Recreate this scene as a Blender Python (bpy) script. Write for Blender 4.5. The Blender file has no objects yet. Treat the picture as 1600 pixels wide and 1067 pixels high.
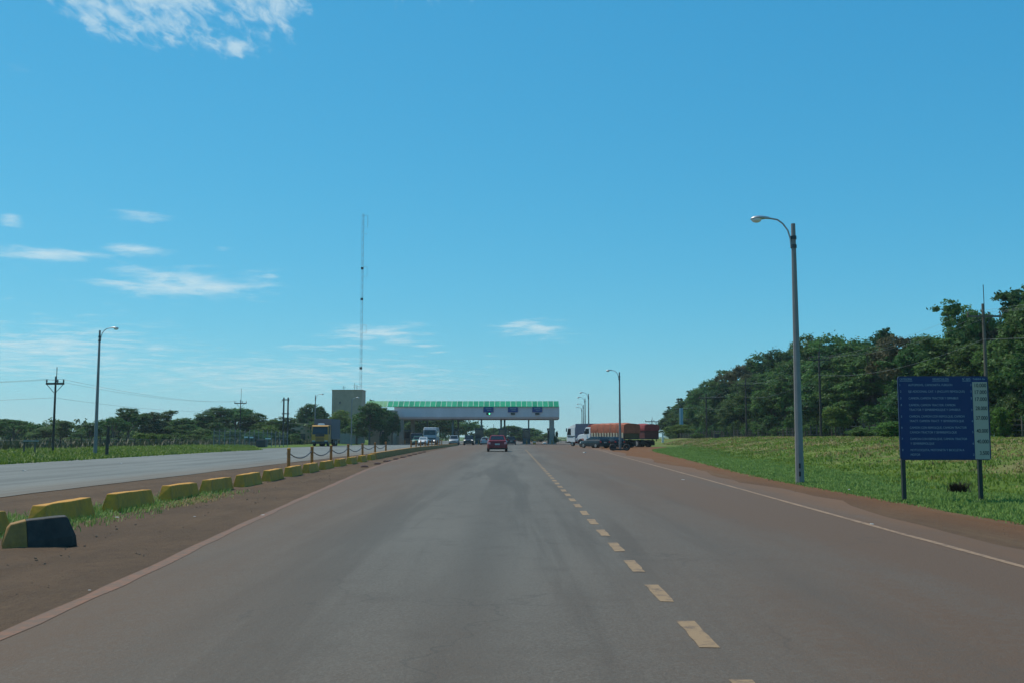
import bpy, bmesh, math, random
import numpy as np
from mathutils import Vector, Matrix
R = math.radians
S = bpy.context.scene
COL = S.collection

# ------------------------------------------------------------------ camera
F_PX, CX, CY, HORIZON, CAM_H = 1550.0, 800.0, 533.5, 679.0, 1.40
PITCH = math.atan((HORIZON - CY) / F_PX)
cam_d = bpy.data.cameras.new('camera')
cam_d.sensor_width = 36.0
cam_d.lens = 36.0 * F_PX / 1600.0
cam_d.clip_start = 0.05
cam_d.clip_end = 6000
cam = bpy.data.objects.new('camera', cam_d)
COL.objects.link(cam)
cam.location = (0, 0, CAM_H)
cam.rotation_euler = (R(90) + PITCH, 0, 0)
S.camera = cam

# ------------------------------------------------------------------ sky, sun, exposure
SUN_AZ, SUN_EL = -55.0, 57.0           # degrees: from +Y clockwise, above the horizon
SKY_STRENGTH, SUN_STRENGTH = 0.10, 3.5
S.view_settings.view_transform = 'Standard'
S.view_settings.look = 'None'
S.view_settings.gamma = 1.0
S.view_settings.use_curve_mapping = False
S.view_settings.exposure = 0.0

def build_world():
    w = bpy.data.worlds.new('World')
    S.world = w
    w.use_nodes = True
    nt = w.node_tree
    nt.nodes.clear()
    nd, lk = nt.nodes, nt.links
    def m(op, a, b=None, c=None, clamp=False):
        n = nd.new('ShaderNodeMath'); n.operation = op; n.use_clamp = clamp
        for i, v in enumerate((a, b, c)):
            if v is None: continue
            if isinstance(v, (int, float)): n.inputs[i].default_value = v
            else: lk.new(v, n.inputs[i])
        return n.outputs[0]
    def smooth(v, lo, hi):
        n = nd.new('ShaderNodeMapRange'); n.interpolation_type = 'SMOOTHSTEP'
        lk.new(v, n.inputs[0]); n.inputs[1].default_value = lo; n.inputs[2].default_value = hi
        return n.outputs[0]
    out = nd.new('ShaderNodeOutputWorld')
    bg = nd.new('ShaderNodeBackground')
    sky = nd.new('ShaderNodeTexSky')
    sky.sky_type = 'NISHITA'
    sky.sun_disc = False
    sky.sun_elevation = R(SUN_EL)
    sky.sun_rotation = R(SUN_AZ)
    sky.altitude = 100
    sky.air_density = 1.0
    sky.dust_density = 0.0
    sky.ozone_density = 10.0
    # the compact camera's response to the blue of the sky, channel by channel
    sp0 = nd.new('ShaderNodeSeparateColor'); lk.new(sky.outputs[0], sp0.inputs[0])
    tint = nd.new('ShaderNodeCombineColor')
    for i_, (g_, k_) in enumerate(SKY_RESPONSE):
        lk.new(m('MULTIPLY', m('POWER', m('MULTIPLY', sp0.outputs[i_], .1), g_), 10 * k_), tint.inputs[i_])
    tc = nd.new('ShaderNodeTexCoord')
    sep = nd.new('ShaderNodeSeparateXYZ')
    lk.new(tc.outputs['Generated'], sep.inputs[0])
    x, y, z = sep.outputs
    az = m('ARCTAN2', x, y)
    el = m('ARCSINE', z)
    zz = m('ADD', m('MAXIMUM', z, 0.0), 0.035)
    comb = nd.new('ShaderNodeCombineXYZ')
    lk.new(m('DIVIDE', x, zz), comb.inputs[0]); lk.new(m('DIVIDE', y, zz), comb.inputs[1])
    def noise(scale, detail, rough, dist=0.0, rot=0.0, sc=(1, 1, 1)):
        mp = nd.new('ShaderNodeMapping')
        lk.new(comb.outputs[0], mp.inputs[0])
        mp.inputs['Rotation'].default_value = (0, 0, rot)
        mp.inputs['Scale'].default_value = sc
        n = nd.new('ShaderNodeTexNoise')
        n.inputs['Scale'].default_value = scale
        n.inputs['Detail'].default_value = detail
        n.inputs['Roughness'].default_value = rough
        n.inputs['Distortion'].default_value = dist
        lk.new(mp.outputs[0], n.inputs['Vector'])
        return n.outputs[0]
    def ell(px, py, wx, wy, amp):
        a0 = math.atan((px - CX) / F_PX); e0 = PITCH + math.atan((CY - py) / F_PX)
        u = m('DIVIDE', m('SUBTRACT', az, a0), wx / F_PX)
        v = m('DIVIDE', m('SUBTRACT', el, e0), wy / F_PX)
        r2 = m('ADD', m('MULTIPLY', u, u), m('MULTIPLY', v, v))
        return m('MULTIPLY', m('POWER', 2.718, m('MULTIPLY', r2, -1.0)), amp)
    def masks(lst):
        acc = None
        for e in lst:
            t = ell(*e)
            acc = t if acc is None else m('MAXIMUM', acc, t)
        return acc
    # high ripple cloud, and the low flat streaks
    hi_m = masks([(95, 8, 75, 55, 1.16), (210, 12, 170, 75, 1.14), (400, 15, 95, 58, 1.08), (140, 66, 75, 42, .95), (250, 72, 95, 45, 1.0), (350, 98, 60, 22, .85), (700, -30, 140, 40, .7), (60, -60, 200, 60, .95)])
    lo_m = masks([(290, 455, 140, 27, 1.14), (190, 463, 60, 12, .9), (215, 411, 66, 15, 1.04), (75, 424, 120, 14, 1.0), (4, 378, 20, 13, 1.0),
                  (225, 362, 80, 12, .78), (420, 440, 22, 6, .9), (590, 521, 92, 19, 1.06), (640, 537, 70, 10, .85), (520, 545, 100, 9, .8), (830, 515, 76, 24, .86),
                  (340, 402, 18, 6, .75), (90, 560, 230, 55, .92), (450, 590, 430, 46, .82), (300, 540, 60, 8, .78)])
    # beyond the frame the same thin, scattered cloud goes on
    away = m('MAXIMUM', smooth(m('ABSOLUTE', az), .56, .8), smooth(el, .46, .62))
    far_m = m('MULTIPLY', away, smooth(noise(.55, 2, .5), .52, .72))
    n_hi = m('MULTIPLY_ADD', noise(26, 7, .62, .4, R(35), (1, .42, 1)), .72, m('MULTIPLY', noise(6, 3, .5), .28))
    n_lo = m('MULTIPLY_ADD', noise(3.6, 9, .62, .25), .8, m('MULTIPLY', noise(1.1, 2, .5), .2))
    d_hi = smooth(m('ADD', n_hi, m('MULTIPLY', m('SUBTRACT', m('MAXIMUM', hi_m, m('MULTIPLY', far_m, .9)), 1.0), .37)), .30, .60)
    d_lo = smooth(m('ADD', n_lo, m('MULTIPLY', m('SUBTRACT', m('MAXIMUM', lo_m, m('MULTIPLY', far_m, .8)), 1.0), .34)), .30, .66)
    dens = m('MAXIMUM', m('MULTIPLY', d_hi, .62), m('MULTIPLY', d_lo, .74))
    cm = nd.new('ShaderNodeMix'); cm.data_type = 'RGBA'
    lk.new(dens, cm.inputs[0])
    lk.new(tint.outputs[0], cm.inputs[6])
    cm.inputs[7].default_value = CLOUD_COL
    lk.new(cm.outputs[2], bg.inputs[0])
    bg.inputs[1].default_value = SKY_STRENGTH
    lk.new(bg.outputs[0], out.inputs[0])

SKY_RESPONSE = ((1.12, .69), (.61, .865), (.42, .875))      # (gamma, gain) of red, green, blue
CLOUD_COL = (6.9, 8.3, 8.7, 1)
build_world()

sun_d = bpy.data.lights.new('sun', 'SUN')
sun_d.energy = SUN_STRENGTH
sun_d.angle = R(0.53)
sun_d.color = (1.0, 0.91, 0.74)
sun = bpy.data.objects.new('sun', sun_d)
COL.objects.link(sun)
_sv = Vector((math.sin(R(SUN_AZ)) * math.cos(R(SUN_EL)), math.cos(R(SUN_AZ)) * math.cos(R(SUN_EL)), math.sin(R(SUN_EL))))
sun.rotation_euler = _sv.to_track_quat('Z', 'Y').to_euler()
sun.location = (-40, 30, 80)

# ------------------------------------------------------------------ helpers
rng = random.Random(7)
def at(px, py, Y):
    """world point seen at photo pixel (px, py) at distance Y ahead"""
    a, b = (px - CX) / F_PX, (CY - py) / F_PX
    c, s = math.cos(PITCH), math.sin(PITCH)
    d = Vector((a, c - b * s, s + b * c))
    d *= Y / d.y
    return Vector((d.x, Y, CAM_H + d.z))

def finish(me, name, mat, parent, smooth, bevel):
    if smooth:
        for p in me.polygons: p.use_smooth = True
        me.set_sharp_from_angle(angle=R(38))
    if mat: me.materials.append(mat)
    o = bpy.data.objects.new(name, me)
    COL.objects.link(o)
    if parent: o.parent = parent
    if bevel:
        b = o.modifiers.new('bevel', 'BEVEL'); b.width = bevel; b.segments = 2; b.limit_method = 'ANGLE'
    return o

class MB:
    def __init__(s): s.v, s.f = [], []
    def add(s, vs, fs):
        n = len(s.v)
        s.v += [tuple(v) for v in vs]
        s.f += [tuple(i + n for i in f) for f in fs]
        return s
    def hexa(s, p):          # 8 points: bottom ring 0-3 ccw, top ring 4-7
        return s.add(p, [(3, 2, 1, 0), (4, 5, 6, 7), (0, 1, 5, 4), (1, 2, 6, 5), (2, 3, 7, 6), (3, 0, 4, 7)])
    def box(s, c, d, tx=1.0, ty=1.0, oy=0.0):
        x, y, z = c; a, b, h = d[0] / 2, d[1] / 2, d[2] / 2
        return s.hexa([(x - a, y - b, z - h), (x + a, y - b, z - h), (x + a, y + b, z - h), (x - a, y + b, z - h),
                       (x - a * tx, y - b * ty + oy, z + h), (x + a * tx, y - b * ty + oy, z + h), (x + a * tx, y + b * ty + oy, z + h), (x - a * tx, y + b * ty + oy, z + h)])
    def rings(s, rings, cap=True, close=True):
        n = len(rings[0]); b = len(s.v)
        for r in rings: s.v += [tuple(p) for p in r]
        for k in range(len(rings) - 1):
            for i in range(n if close else n - 1):
                j = (i + 1) % n
                s.f.append((b + k * n + i, b + k * n + j, b + (k + 1) * n + j, b + (k + 1) * n + i))
        if cap:
            s.f.append(tuple(b + i for i in reversed(range(n))))
            s.f.append(tuple(b + (len(rings) - 1) * n + i for i in range(n)))
        return s
    def tube(s, pts, rad, n=8, cap=True):
        pts = [Vector(p) for p in pts]
        if not isinstance(rad, (list, tuple)): rad = [rad] * len(pts)
        rs = []
        for i, p in enumerate(pts):
            t = (pts[min(i + 1, len(pts) - 1)] - pts[max(i - 1, 0)]).normalized()
            u = t.cross(Vector((0, 0, 1)) if abs(t.z) < .95 else Vector((1, 0, 0))).normalized()
            w = t.cross(u)
            rs.append([p + (u * math.cos(2 * math.pi * k / n) + w * math.sin(2 * math.pi * k / n)) * rad[i] for k in range(n)])
        return s.rings(rs, cap)
    def cyl(s, p0, p1, r0, r1=None, n=12):
        return s.tube([p0, p1], [r0, r0 if r1 is None else r1], n)
    def prism(s, prof, x0, x1, sx=1.0):   # profile in (y, z), extruded along x
        a = [(x0, y, z) for y, z in prof]; b = [(x1, y, z) for y, z in prof]
        return s.rings([a, b])
    def ball(s, c, r, nu=12, nv=8):
        c = Vector(c); r = Vector(r) if not isinstance(r, (int, float)) else Vector((r, r, r))
        rs = []
        for j in range(nv + 1):
            t = math.pi * (j + .02) / (nv + .04)
            rs.append([(c.x + r.x * math.sin(t) * math.cos(2 * math.pi * i / nu), c.y + r.y * math.sin(t) * math.sin(2 * math.pi * i / nu), c.z - r.z * math.cos(t)) for i in range(nu)])
        return s.rings(rs)
    def plate(s, q, t):      # quad q (4 pts, ccw seen from outside) given thickness t outward
        q = [Vector(p) for p in q]
        n = (q[1] - q[0]).cross(q[2] - q[0]).normalized() * t
        return s.hexa(q + [p + n for p in q])
    def build(s, name, mat, parent=None, smooth=False, bevel=0.0):
        me = bpy.data.meshes.new(name)
        me.from_pydata(s.v, [], s.f)
        bm = bmesh.new(); bm.from_mesh(me)
        bmesh.ops.recalc_face_normals(bm, faces=bm.faces)
        bm.to_mesh(me); bm.free()
        return finish(me, name, mat, parent, smooth, bevel)

def tag(o, label, cat, group=None):
    o['label'] = label; o['category'] = cat
    if group: o['group'] = group
    return o
def thing(name, label, cat, loc=(0, 0, 0), rz=0.0, group=None):
    o = bpy.data.objects.new(name, None)
    COL.objects.link(o)
    o.location = loc; o.rotation_euler = (0, 0, rz)
    o.empty_display_size = .3
    return tag(o, label, cat, group)
def struct(o): o['kind'] = 'structure'; return o
def stuff(o): o['kind'] = 'stuff'; return o
KIDS = {}
def kids(o): return [c for c in bpy.data.objects if c.parent == o]
def copy_tree(root, loc, rz=0.0, label=None, sc=None, cache={}):
    if root.name not in cache:
        cache[root.name] = [(c, kids(c)) for c in kids(root)]
    r = root.copy(); COL.objects.link(r)
    r.location = loc; r.rotation_euler = (0, 0, rz)
    if sc: r.scale = sc
    if label: r['label'] = label
    for c, gs in cache[root.name]:
        d = c.copy(); COL.objects.link(d); d.parent = r
        for g in gs:
            e = g.copy(); COL.objects.link(e); e.parent = d
    return r

# ------------------------------------------------------------------ materials
def M(name, col, rough=.6, var=.15, scale=4.0, bump=0.0, metal=0.0, spec=.5, dirt=None, dirt_amt=.0, stretch=(1, 1, 1), emit=0, alpha=None, trans=0.0):
    mt = bpy.data.materials.new(name); mt.use_nodes = True
    nt = mt.node_tree; nd, lk = nt.nodes, nt.links
    b = nd['Principled BSDF']
    tc = nd.new('ShaderNodeTexCoord'); mp = nd.new('ShaderNodeMapping')
    lk.new(tc.outputs['Object'], mp.inputs[0]); mp.inputs['Scale'].default_value = stretch
    n = nd.new('ShaderNodeTexNoise'); n.inputs['Scale'].default_value = scale; n.inputs['Detail'].default_value = 6; n.inputs['Roughness'].default_value = .65
    lk.new(mp.outputs[0], n.inputs['Vector'])
    mr = nd.new('ShaderNodeMapRange'); mr.inputs[1].default_value = .3; mr.inputs[2].default_value = .7
    lk.new(n.outputs[0], mr.inputs[0])
    mx = nd.new('ShaderNodeMix'); mx.data_type = 'RGBA'
    lk.new(mr.outputs[0], mx.inputs[0])
    mx.inputs[6].default_value = tuple(c * (1 - var) for c in col) + (1,)
    mx.inputs[7].default_value = tuple(min(1, c * (1 + var)) for c in col) + (1,)
    last = mx.outputs[2]
    if dirt:
        n2 = nd.new('ShaderNodeTexNoise'); n2.inputs['Scale'].default_value = scale * .45; n2.inputs['Detail'].default_value = 7; n2.inputs['Roughness'].default_value = .7
        lk.new(mp.outputs[0], n2.inputs['Vector'])
        m2 = nd.new('ShaderNodeMapRange'); m2.inputs[1].default_value = .42; m2.inputs[2].default_value = .72; m2.inputs[4].default_value = dirt_amt
        lk.new(n2.outputs[0], m2.inputs[0])
        x2 = nd.new('ShaderNodeMix'); x2.data_type = 'RGBA'
        lk.new(m2.outputs[0], x2.inputs[0]); lk.new(last, x2.inputs[6]); x2.inputs[7].default_value = tuple(dirt) + (1,)
        last = x2.outputs[2]
    lk.new(last, b.inputs['Base Color'])
    b.inputs['Roughness'].default_value = rough; b.inputs['Metallic'].default_value = metal
    b.inputs['Specular IOR Level'].default_value = spec
    if trans: b.inputs['Transmission Weight'].default_value = trans
    if emit:
        b.inputs['Emission Color'].default_value = tuple(col) + (1,); b.inputs['Emission Strength'].default_value = emit
    if bump:
        bp = nd.new('ShaderNodeBump'); bp.inputs['Strength'].default_value = min(1, bump); bp.inputs['Distance'].default_value = .02
        lk.new(n.outputs[0], bp.inputs['Height']); lk.new(bp.outputs[0], b.inputs['Normal'])
    return mt

RED_DUST = (.17, .085, .05)
mt_conc = M('weathered_concrete', (.30, .29, .27), .85, .18, 6, .4, dirt=(.16, .13, .11), dirt_amt=.5)
mt_conc_pole = M('pole_concrete', (.235, .22, .215), .8, .15, 5, .3, dirt=(.2, .17, .15), dirt_amt=.5, stretch=(1, 1, .3))
mt_yellow = M('yellow_road_paint', (.62, .275, .010), .75, .18, 7, .5, dirt=(.22, .13, .05), dirt_amt=.55)
mt_kerb_end = M('kerb_yellow_faded', (.40, .19, .025), .8, .2, 5, .5, dirt=RED_DUST, dirt_amt=.7)
mt_ochre = M('ochre_road_paint', (.34, .17, .035), .8, .22, 9, .5, dirt=(.15, .09, .05), dirt_amt=.5)
mt_black = M('black_paint', (.030, .025, .021), .75, .3, 8, .5, dirt=(.07, .06, .055), dirt_amt=.4)
mt_postp = M('post_orange_paint', (.46, .17, .03), .7, .2, 12, .2, dirt=(.15, .08, .05), dirt_amt=.6)
mt_galv = M('galvanised_steel', (.42, .43, .44), .45, .12, 8, 0, .7)
mt_dkmetal = M('dark_metal', (.05, .055, .06), .55, .2, 8, 0, .3)
mt_chain = M('chain_steel', (.16, .16, .17), .5, .2, 30, 0, .7)
mt_wood = M('weathered_wood', (.13, .105, .085), .9, .3, 5, .5, stretch=(1, 1, .1))
mt_wood_dk = M('dark_wood', (.055, .047, .04), .9, .3, 5, .5, stretch=(1, 1, .1))
mt_wire = M('wire_grey', (.24, .25, .26), .5, .1)
mt_ceram = M('insulator_ceramic', (.2, .12, .09), .3, .1)
mt_rubber = M('tyre_rubber', (.02, .02, .021), .85, .25, 10, .3, dirt=(.12, .08, .06), dirt_amt=.4)
mt_rim = M('wheel_rim', (.34, .33, .31), .5, .15, 8, 0, .4, dirt=(.2, .13, .09), dirt_amt=.5)
mt_rimy = M('cream_wheel_rim', (.42, .37, .26), .6, .15, 8, 0, 0, dirt=(.2, .13, .09), dirt_amt=.5)
mt_glass = M('tinted_glass', (.018, .022, .026), .08, .1, 3, 0, 0, .6)
mt_glass_lt = M('pale_glass', (.16, .20, .22), .1, .15, 3, 0, 0, .7)
mt_lens = M('lamp_bowl', (.78, .80, .80), .12, .05, 6, 0, 0, .6)
mt_white = M('white_vehicle_paint', (.74, .75, .75), .35, .05, 3, 0, 0, .5, dirt=(.4, .35, .3), dirt_amt=.25)
mt_red = M('red_vehicle_paint', (.24, .008, .008), .3, .12, 3, 0, 0, .5)
mt_truckyel = M('yellow_cab_paint', (.56, .25, .012), .4, .1, 3, 0, 0, .5, dirt=(.25, .16, .08), dirt_amt=.4)
mt_blue_box = M('navy_cargo_paint', (.045, .06, .11), .5, .15, 2, 0)
mt_grey_box = M('slate_cargo_box', (.085, .10, .125), .55, .12, 2, 0, dirt=(.09, .08, .075), dirt_amt=.3)
mt_tarp = M('orange_tarpaulin', (.42, .115, .055), .75, .16, 2.5, .6, dirt=(.28, .09, .05), dirt_amt=.45)
mt_tarp_red = M('red_tarpaulin', (.30, .035, .035), .75, .18, 2.5, .6)
mt_side_dk = M('dark_red_boards', (.13, .035, .028), .75, .2, 4, .3, stretch=(1, 1, 4))
mt_side_wood = M('cream_side_boards', (.50, .43, .30), .75, .15, 5, .2)
mt_olive = M('olive_tailboard', (.11, .085, .035), .75, .2, 4, .2)
mt_carblue = M('dark_blue_grey_paint', (.018, .025, .028), .4, .1, 3, 0)
mt_cardark = M('dark_car_paint', (.018, .02, .024), .25, .1, 3, 0)
mt_silver = M('silver_paint', (.35, .37, .38), .35, .08, 3, 0, .3)
mt_tail = M('tail_lamp_red', (.55, .03, .03), .2, .1)
mt_tail_on = M('tail_lamp_pale', (.7, .28, .28), .2, .1)
mt_headl = M('headlamp_lit', (1.0, .97, .9), .2, .02, 3, 0, emit=1.6)
mt_headl_off = M('headlamp_clear', (.7, .72, .72), .1, .05)
mt_plate = M('number_plate', (.45, .45, .43), .5, .1)
mt_plastic = M('black_plastic', (.025, .025, .027), .6, .2, 8)
mt_fascia = M('fascia_panel', (.78, .62, .62), .6, .06, .5, 0, 0, .4, dirt=(.58, .44, .42), dirt_amt=.4, stretch=(1, 1, .4))
mt_soffit = M('canopy_soffit', (.30, .29, .28), .8, .1)
mt_rib = M('pale_roof_rib', (.72, .85, .70), .5, .1)
mt_colm = M('beige_column', (.34, .29, .24), .8, .14, 1.2, .2)
mt_colg = M('green_grey_column', (.16, .20, .18), .7, .1, 1.2)
mt_booth = M('booth_dark_green', (.06, .075, .075), .6, .15)
mt_tan = M('tan_wall_render', (.52, .34, .235), .9, .14, 1.2, .2, dirt=(.38, .23, .14), dirt_amt=.5)
mt_tan2 = M('pale_tan_wall', (.44, .34, .24), .9, .14, 1.2, .2, dirt=(.2, .15, .11), dirt_amt=.5)
mt_greengate = M('dark_green_gate', (.03, .055, .045), .7, .2)
mt_signblue = M('sign_navy_face', (.007, .029, .122), .5, .08, 2, 0, 0, .35)
mt_signframe = M('sign_frame', (.010, .022, .085), .5, .1)
mt_signwhite = M('sign_price_panel', (.46, .38, .31), .6, .06, 2, 0, 0, .3)
mt_letter = M('sign_letter_grey', (.28, .34, .40), .6, .12)
mt_digit = M('sign_digit_black', (.02, .025, .03), .6, .1)
mt_signpost = M('sign_post_green', (.020, .026, .024), .6, .2, 6)
mt_lanesign = M('lane_sign_blue', (.02, .06, .22), .5, .1)
mt_sigbody = M('signal_housing', (.03, .045, .04), .6, .1)
mt_green_on = M('green_signal_lit', (.12, 1.0, .45), .3, 0, 3, emit=2.2)
mt_sig_off = M('signal_lens_off', (.05, .07, .06), .3, .1)
mt_litter = M('litter_white', (.52, .50, .47), .8, .2, 12)
mt_stud = M('road_stud_brown', (.07, .03, .025), .8, .3, 20, .3)
mt_bluesign = M('tall_sign_blue', (.24, .38, .50), .5, .08)
mt_fencegrey = M('fence_grey_paint', (.17, .19, .20), .6, .15)
mt_mast = M('mast_steel', (.30, .31, .34), .6, .15, 3, 0, .2)

def roof_green(name, col):
    mt = M(name, col, .35, .12, .8, 0, 0, .5)
    nt = mt.node_tree; nd, lk = nt.nodes, nt.links
    b = nd['Principled BSDF']; out = nd['Material Output']
    tr = nd.new('ShaderNodeBsdfTranslucent'); mx = nd.new('ShaderNodeMixShader'); mx.inputs[0].default_value = .5
    lk.new(b.inputs['Base Color'].links[0].from_socket, tr.inputs[0])
    lk.new(b.outputs[0], mx.inputs[1]); lk.new(tr.outputs[0], mx.inputs[2]); lk.new(mx.outputs[0], out.inputs[0])
    return mt
mt_roofgreen = [roof_green('green_polycarbonate', (.07, .66, .36)), roof_green('green_polycarbonate_faded', (.12, .70, .42)), roof_green('green_polycarbonate_deep', (.05, .56, .30))]
mt_roofpale = roof_green('pale_green_polycarbonate', (.42, .72, .40))

def leaf_mat(name, dark, light, hue=.02, val=.25, up=0.0, trans=.28):
    mt = bpy.data.materials.new(name); mt.use_nodes = True
    nt = mt.node_tree; nd, lk = nt.nodes, nt.links
    nd.clear()
    out = nd.new('ShaderNodeOutputMaterial')
    at_ = nd.new('ShaderNodeAttribute'); at_.attribute_name = 'tint'
    mx = nd.new('ShaderNodeMix'); mx.data_type = 'RGBA'
    lk.new(at_.outputs['Fac'], mx.inputs[0])
    mx.inputs[6].default_value = dark + (1,); mx.inputs[7].default_value = light + (1,)
    oi = nd.new('ShaderNodeObjectInfo')
    hs = nd.new('ShaderNodeHueSaturation')
    a = nd.new('ShaderNodeMapRange'); a.inputs[3].default_value = .5 - hue; a.inputs[4].default_value = .5 + hue
    lk.new(oi.outputs['Random'], a.inputs[0]); lk.new(a.outputs[0], hs.inputs['Hue'])
    ml = nd.new('ShaderNodeMath'); ml.operation = 'MULTIPLY'; ml.inputs[1].default_value = 7.31; lk.new(oi.outputs['Random'], ml.inputs[0])
    fr = nd.new('ShaderNodeMath'); fr.operation = 'FRACT'; lk.new(ml.outputs[0], fr.inputs[0])
    v = nd.new('ShaderNodeMapRange'); v.inputs[3].default_value = 1 - val; v.inputs[4].default_value = 1 + val
    lk.new(fr.outputs[0], v.inputs[0]); lk.new(v.outputs[0], hs.inputs['Value'])
    lk.new(mx.outputs[2], hs.inputs['Color'])
    df = nd.new('ShaderNodeBsdfPrincipled'); df.inputs['Roughness'].default_value = .6; df.inputs['Specular IOR Level'].default_value = .25
    tr = nd.new('ShaderNodeBsdfTranslucent')
    ms = nd.new('ShaderNodeMixShader'); ms.inputs[0].default_value = trans
    if up:      # blades share the light of the sward they stand in
        ge = nd.new('ShaderNodeNewGeometry'); vm = nd.new('ShaderNodeMix'); vm.data_type = 'VECTOR'; vm.inputs[0].default_value = up
        lk.new(ge.outputs['Normal'], vm.inputs[4]); vm.inputs[5].default_value = (0, 0, 1)
        vn = nd.new('ShaderNodeVectorMath'); vn.operation = 'NORMALIZE'; lk.new(vm.outputs[1], vn.inputs[0])
        lk.new(vn.outputs[0], df.inputs['Normal'])
    lk.new(hs.outputs[0], df.inputs['Base Color']); lk.new(hs.outputs[0], tr.inputs[0])
    lk.new(df.outputs[0], ms.inputs[1]); lk.new(tr.outputs[0], ms.inputs[2]); lk.new(ms.outputs[0], out.inputs[0])
    return mt
mt_leaf = leaf_mat('forest_leaves', (.044, .102, .026), (.125, .240, .062), .02, .22, 0, .42)
mt_leaf_br = leaf_mat('bright_leaves', (.06, .12, .02), (.16, .26, .05), .02, .2, 0, .42)
mt_leaf_dk = leaf_mat('deep_green_leaves', (.031, .076, .024), (.088, .182, .054), .02, .22, 0, .42)
mt_leaf_brown = leaf_mat('brownish_leaves', (.06, .07, .03), (.17, .16, .08), .02, .2, 0, .4)
mt_weed = leaf_mat('tall_weeds_leaves', (.045, .055, .022), (.105, .115, .048), .01, .1, .4)
mt_bark = M('tree_bark', (.12, .095, .075), .95, .3, 6, .6, stretch=(1, 1, .25))

# ------------------------------------------------------------------ the land
def sst(a, b, v):
    t = np.clip((np.asarray(v, float) - a) / (b - a), 0, 1); return t * t * (3 - 2 * t)
Y_EDGE = [-60, 10, 32, 53, 85, 105, 125, 400]
def sm_interp(y, xs, ys, w=5.0):
    y = np.asarray(y, float)
    return sum(np.interp(y + d * w, xs, ys) for d in (-1, -.6, -.2, .2, .6, 1)) / 6
def x_grass(y): return sm_interp(y, Y_EDGE, [8.0, 8.0, 8.1, 9.8, 12.2, 15.3, 20.0, 20.5])      # dirt meets grass beside the road
def x_line_l(y): return sm_interp(y, [-60, 6.7, 10.3, 16.8, 32.9, 40, 50, 68, 110, 150, 400], [-3.3, -3.43, -3.7, -4.23, -5.3, -5.8, -6.25, -6.6, -7.3, -8.4, -8.4], 2.5)
def x_line_r(y): return sm_interp(y, [-60, 10.3, 36.8, 70, 110, 150, 400], [4.6, 5.3, 6.2, 7.2, 8.8, 10.5, 10.5])
def x_left_out(y): return np.interp(y, [-60, 95, 118, 400], [-24, -24, -31, -31])
def drop(y):
    y = np.asarray(y, float)
    return -0.5 * np.clip((y - 85) / 115, 0, 1) - 2.5 * sst(320, 700, y)
def gz(x, y):
    x = np.asarray(x, float); y = np.asarray(y, float)
    xg = x_grass(y)
    x0 = np.maximum(12.0, xg + .5); x1 = np.maximum(22.0, x0 + 7)
    bank = 1.15 * sst(0, 1, (x - x0) / (x1 - x0)) * (1 - .5 * sst(160, 320, y))
    bump = .10 * np.sin(x * .9 + y * .31) * np.sin(y * .23 + 1.3) * sst(0, 1, (x - xg - 1) / 4)
    left = .22 * sst(-25, -32, x) if False else .22 * sst(0, 1, (-x - 25) / 7)
    return drop(y) + bank + bump + left
def gz1(x, y): return float(gz(x, y))

def grid_obj(name, X, Y, Z, mat, parent=None):
    h, w = X.shape
    v = np.stack([X, Y, Z], -1).reshape(-1, 3)
    i = np.arange(h * w).reshape(h, w)
    f = np.stack([i[:-1, :-1], i[:-1, 1:], i[1:, 1:], i[1:, :-1]], -1).reshape(-1, 4)
    me = bpy.data.meshes.new(name)
    me.from_pydata(v.tolist(), [], f.tolist())
    for p in me.polygons: p.use_smooth = True
    return finish(me, name, mat, parent, False, 0)

def steps(a, b, n0, grow):
    out, s = [a], n0
    while out[-1] < b:
        out.append(out[-1] + s); s *= grow
    return out
def strip(name, xl, xr, y0, y1, zoff, mat, nx, step, grow=1.02, jl=0, jr=0, seed=1, disp=0.0, parent=None):
    r = np.random.RandomState(seed)
    ys = np.array(steps(y0, y1, step, grow))
    a, b = xl(ys) + r.uniform(-jl, jl, len(ys)), xr(ys) + r.uniform(-jr, jr, len(ys))
    t = np.linspace(0, 1, nx)
    X = a[:, None] * (1 - t) + b[:, None] * t
    Y = np.repeat(ys[:, None], nx, 1)
    Z = gz(X, Y) * 0 + drop(Y) + zoff
    if disp:
        e = np.minimum(t, 1 - t)[None, :] * 12
        Z = Z + np.clip(e, 0, 1) * (disp * (np.sin(X * 5.1 + np.sin(Y * 2.3) * 2) * np.sin(Y * 3.7 + X) + r.uniform(-.6, .6, X.shape)) * (Y < 60) * ((X < x_line_l(Y) - .7) | (X > x_line_r(Y) + 1.6)) * (X > -10.8))
    return grid_obj(name, X, Y, Z, mat, parent)

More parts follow.
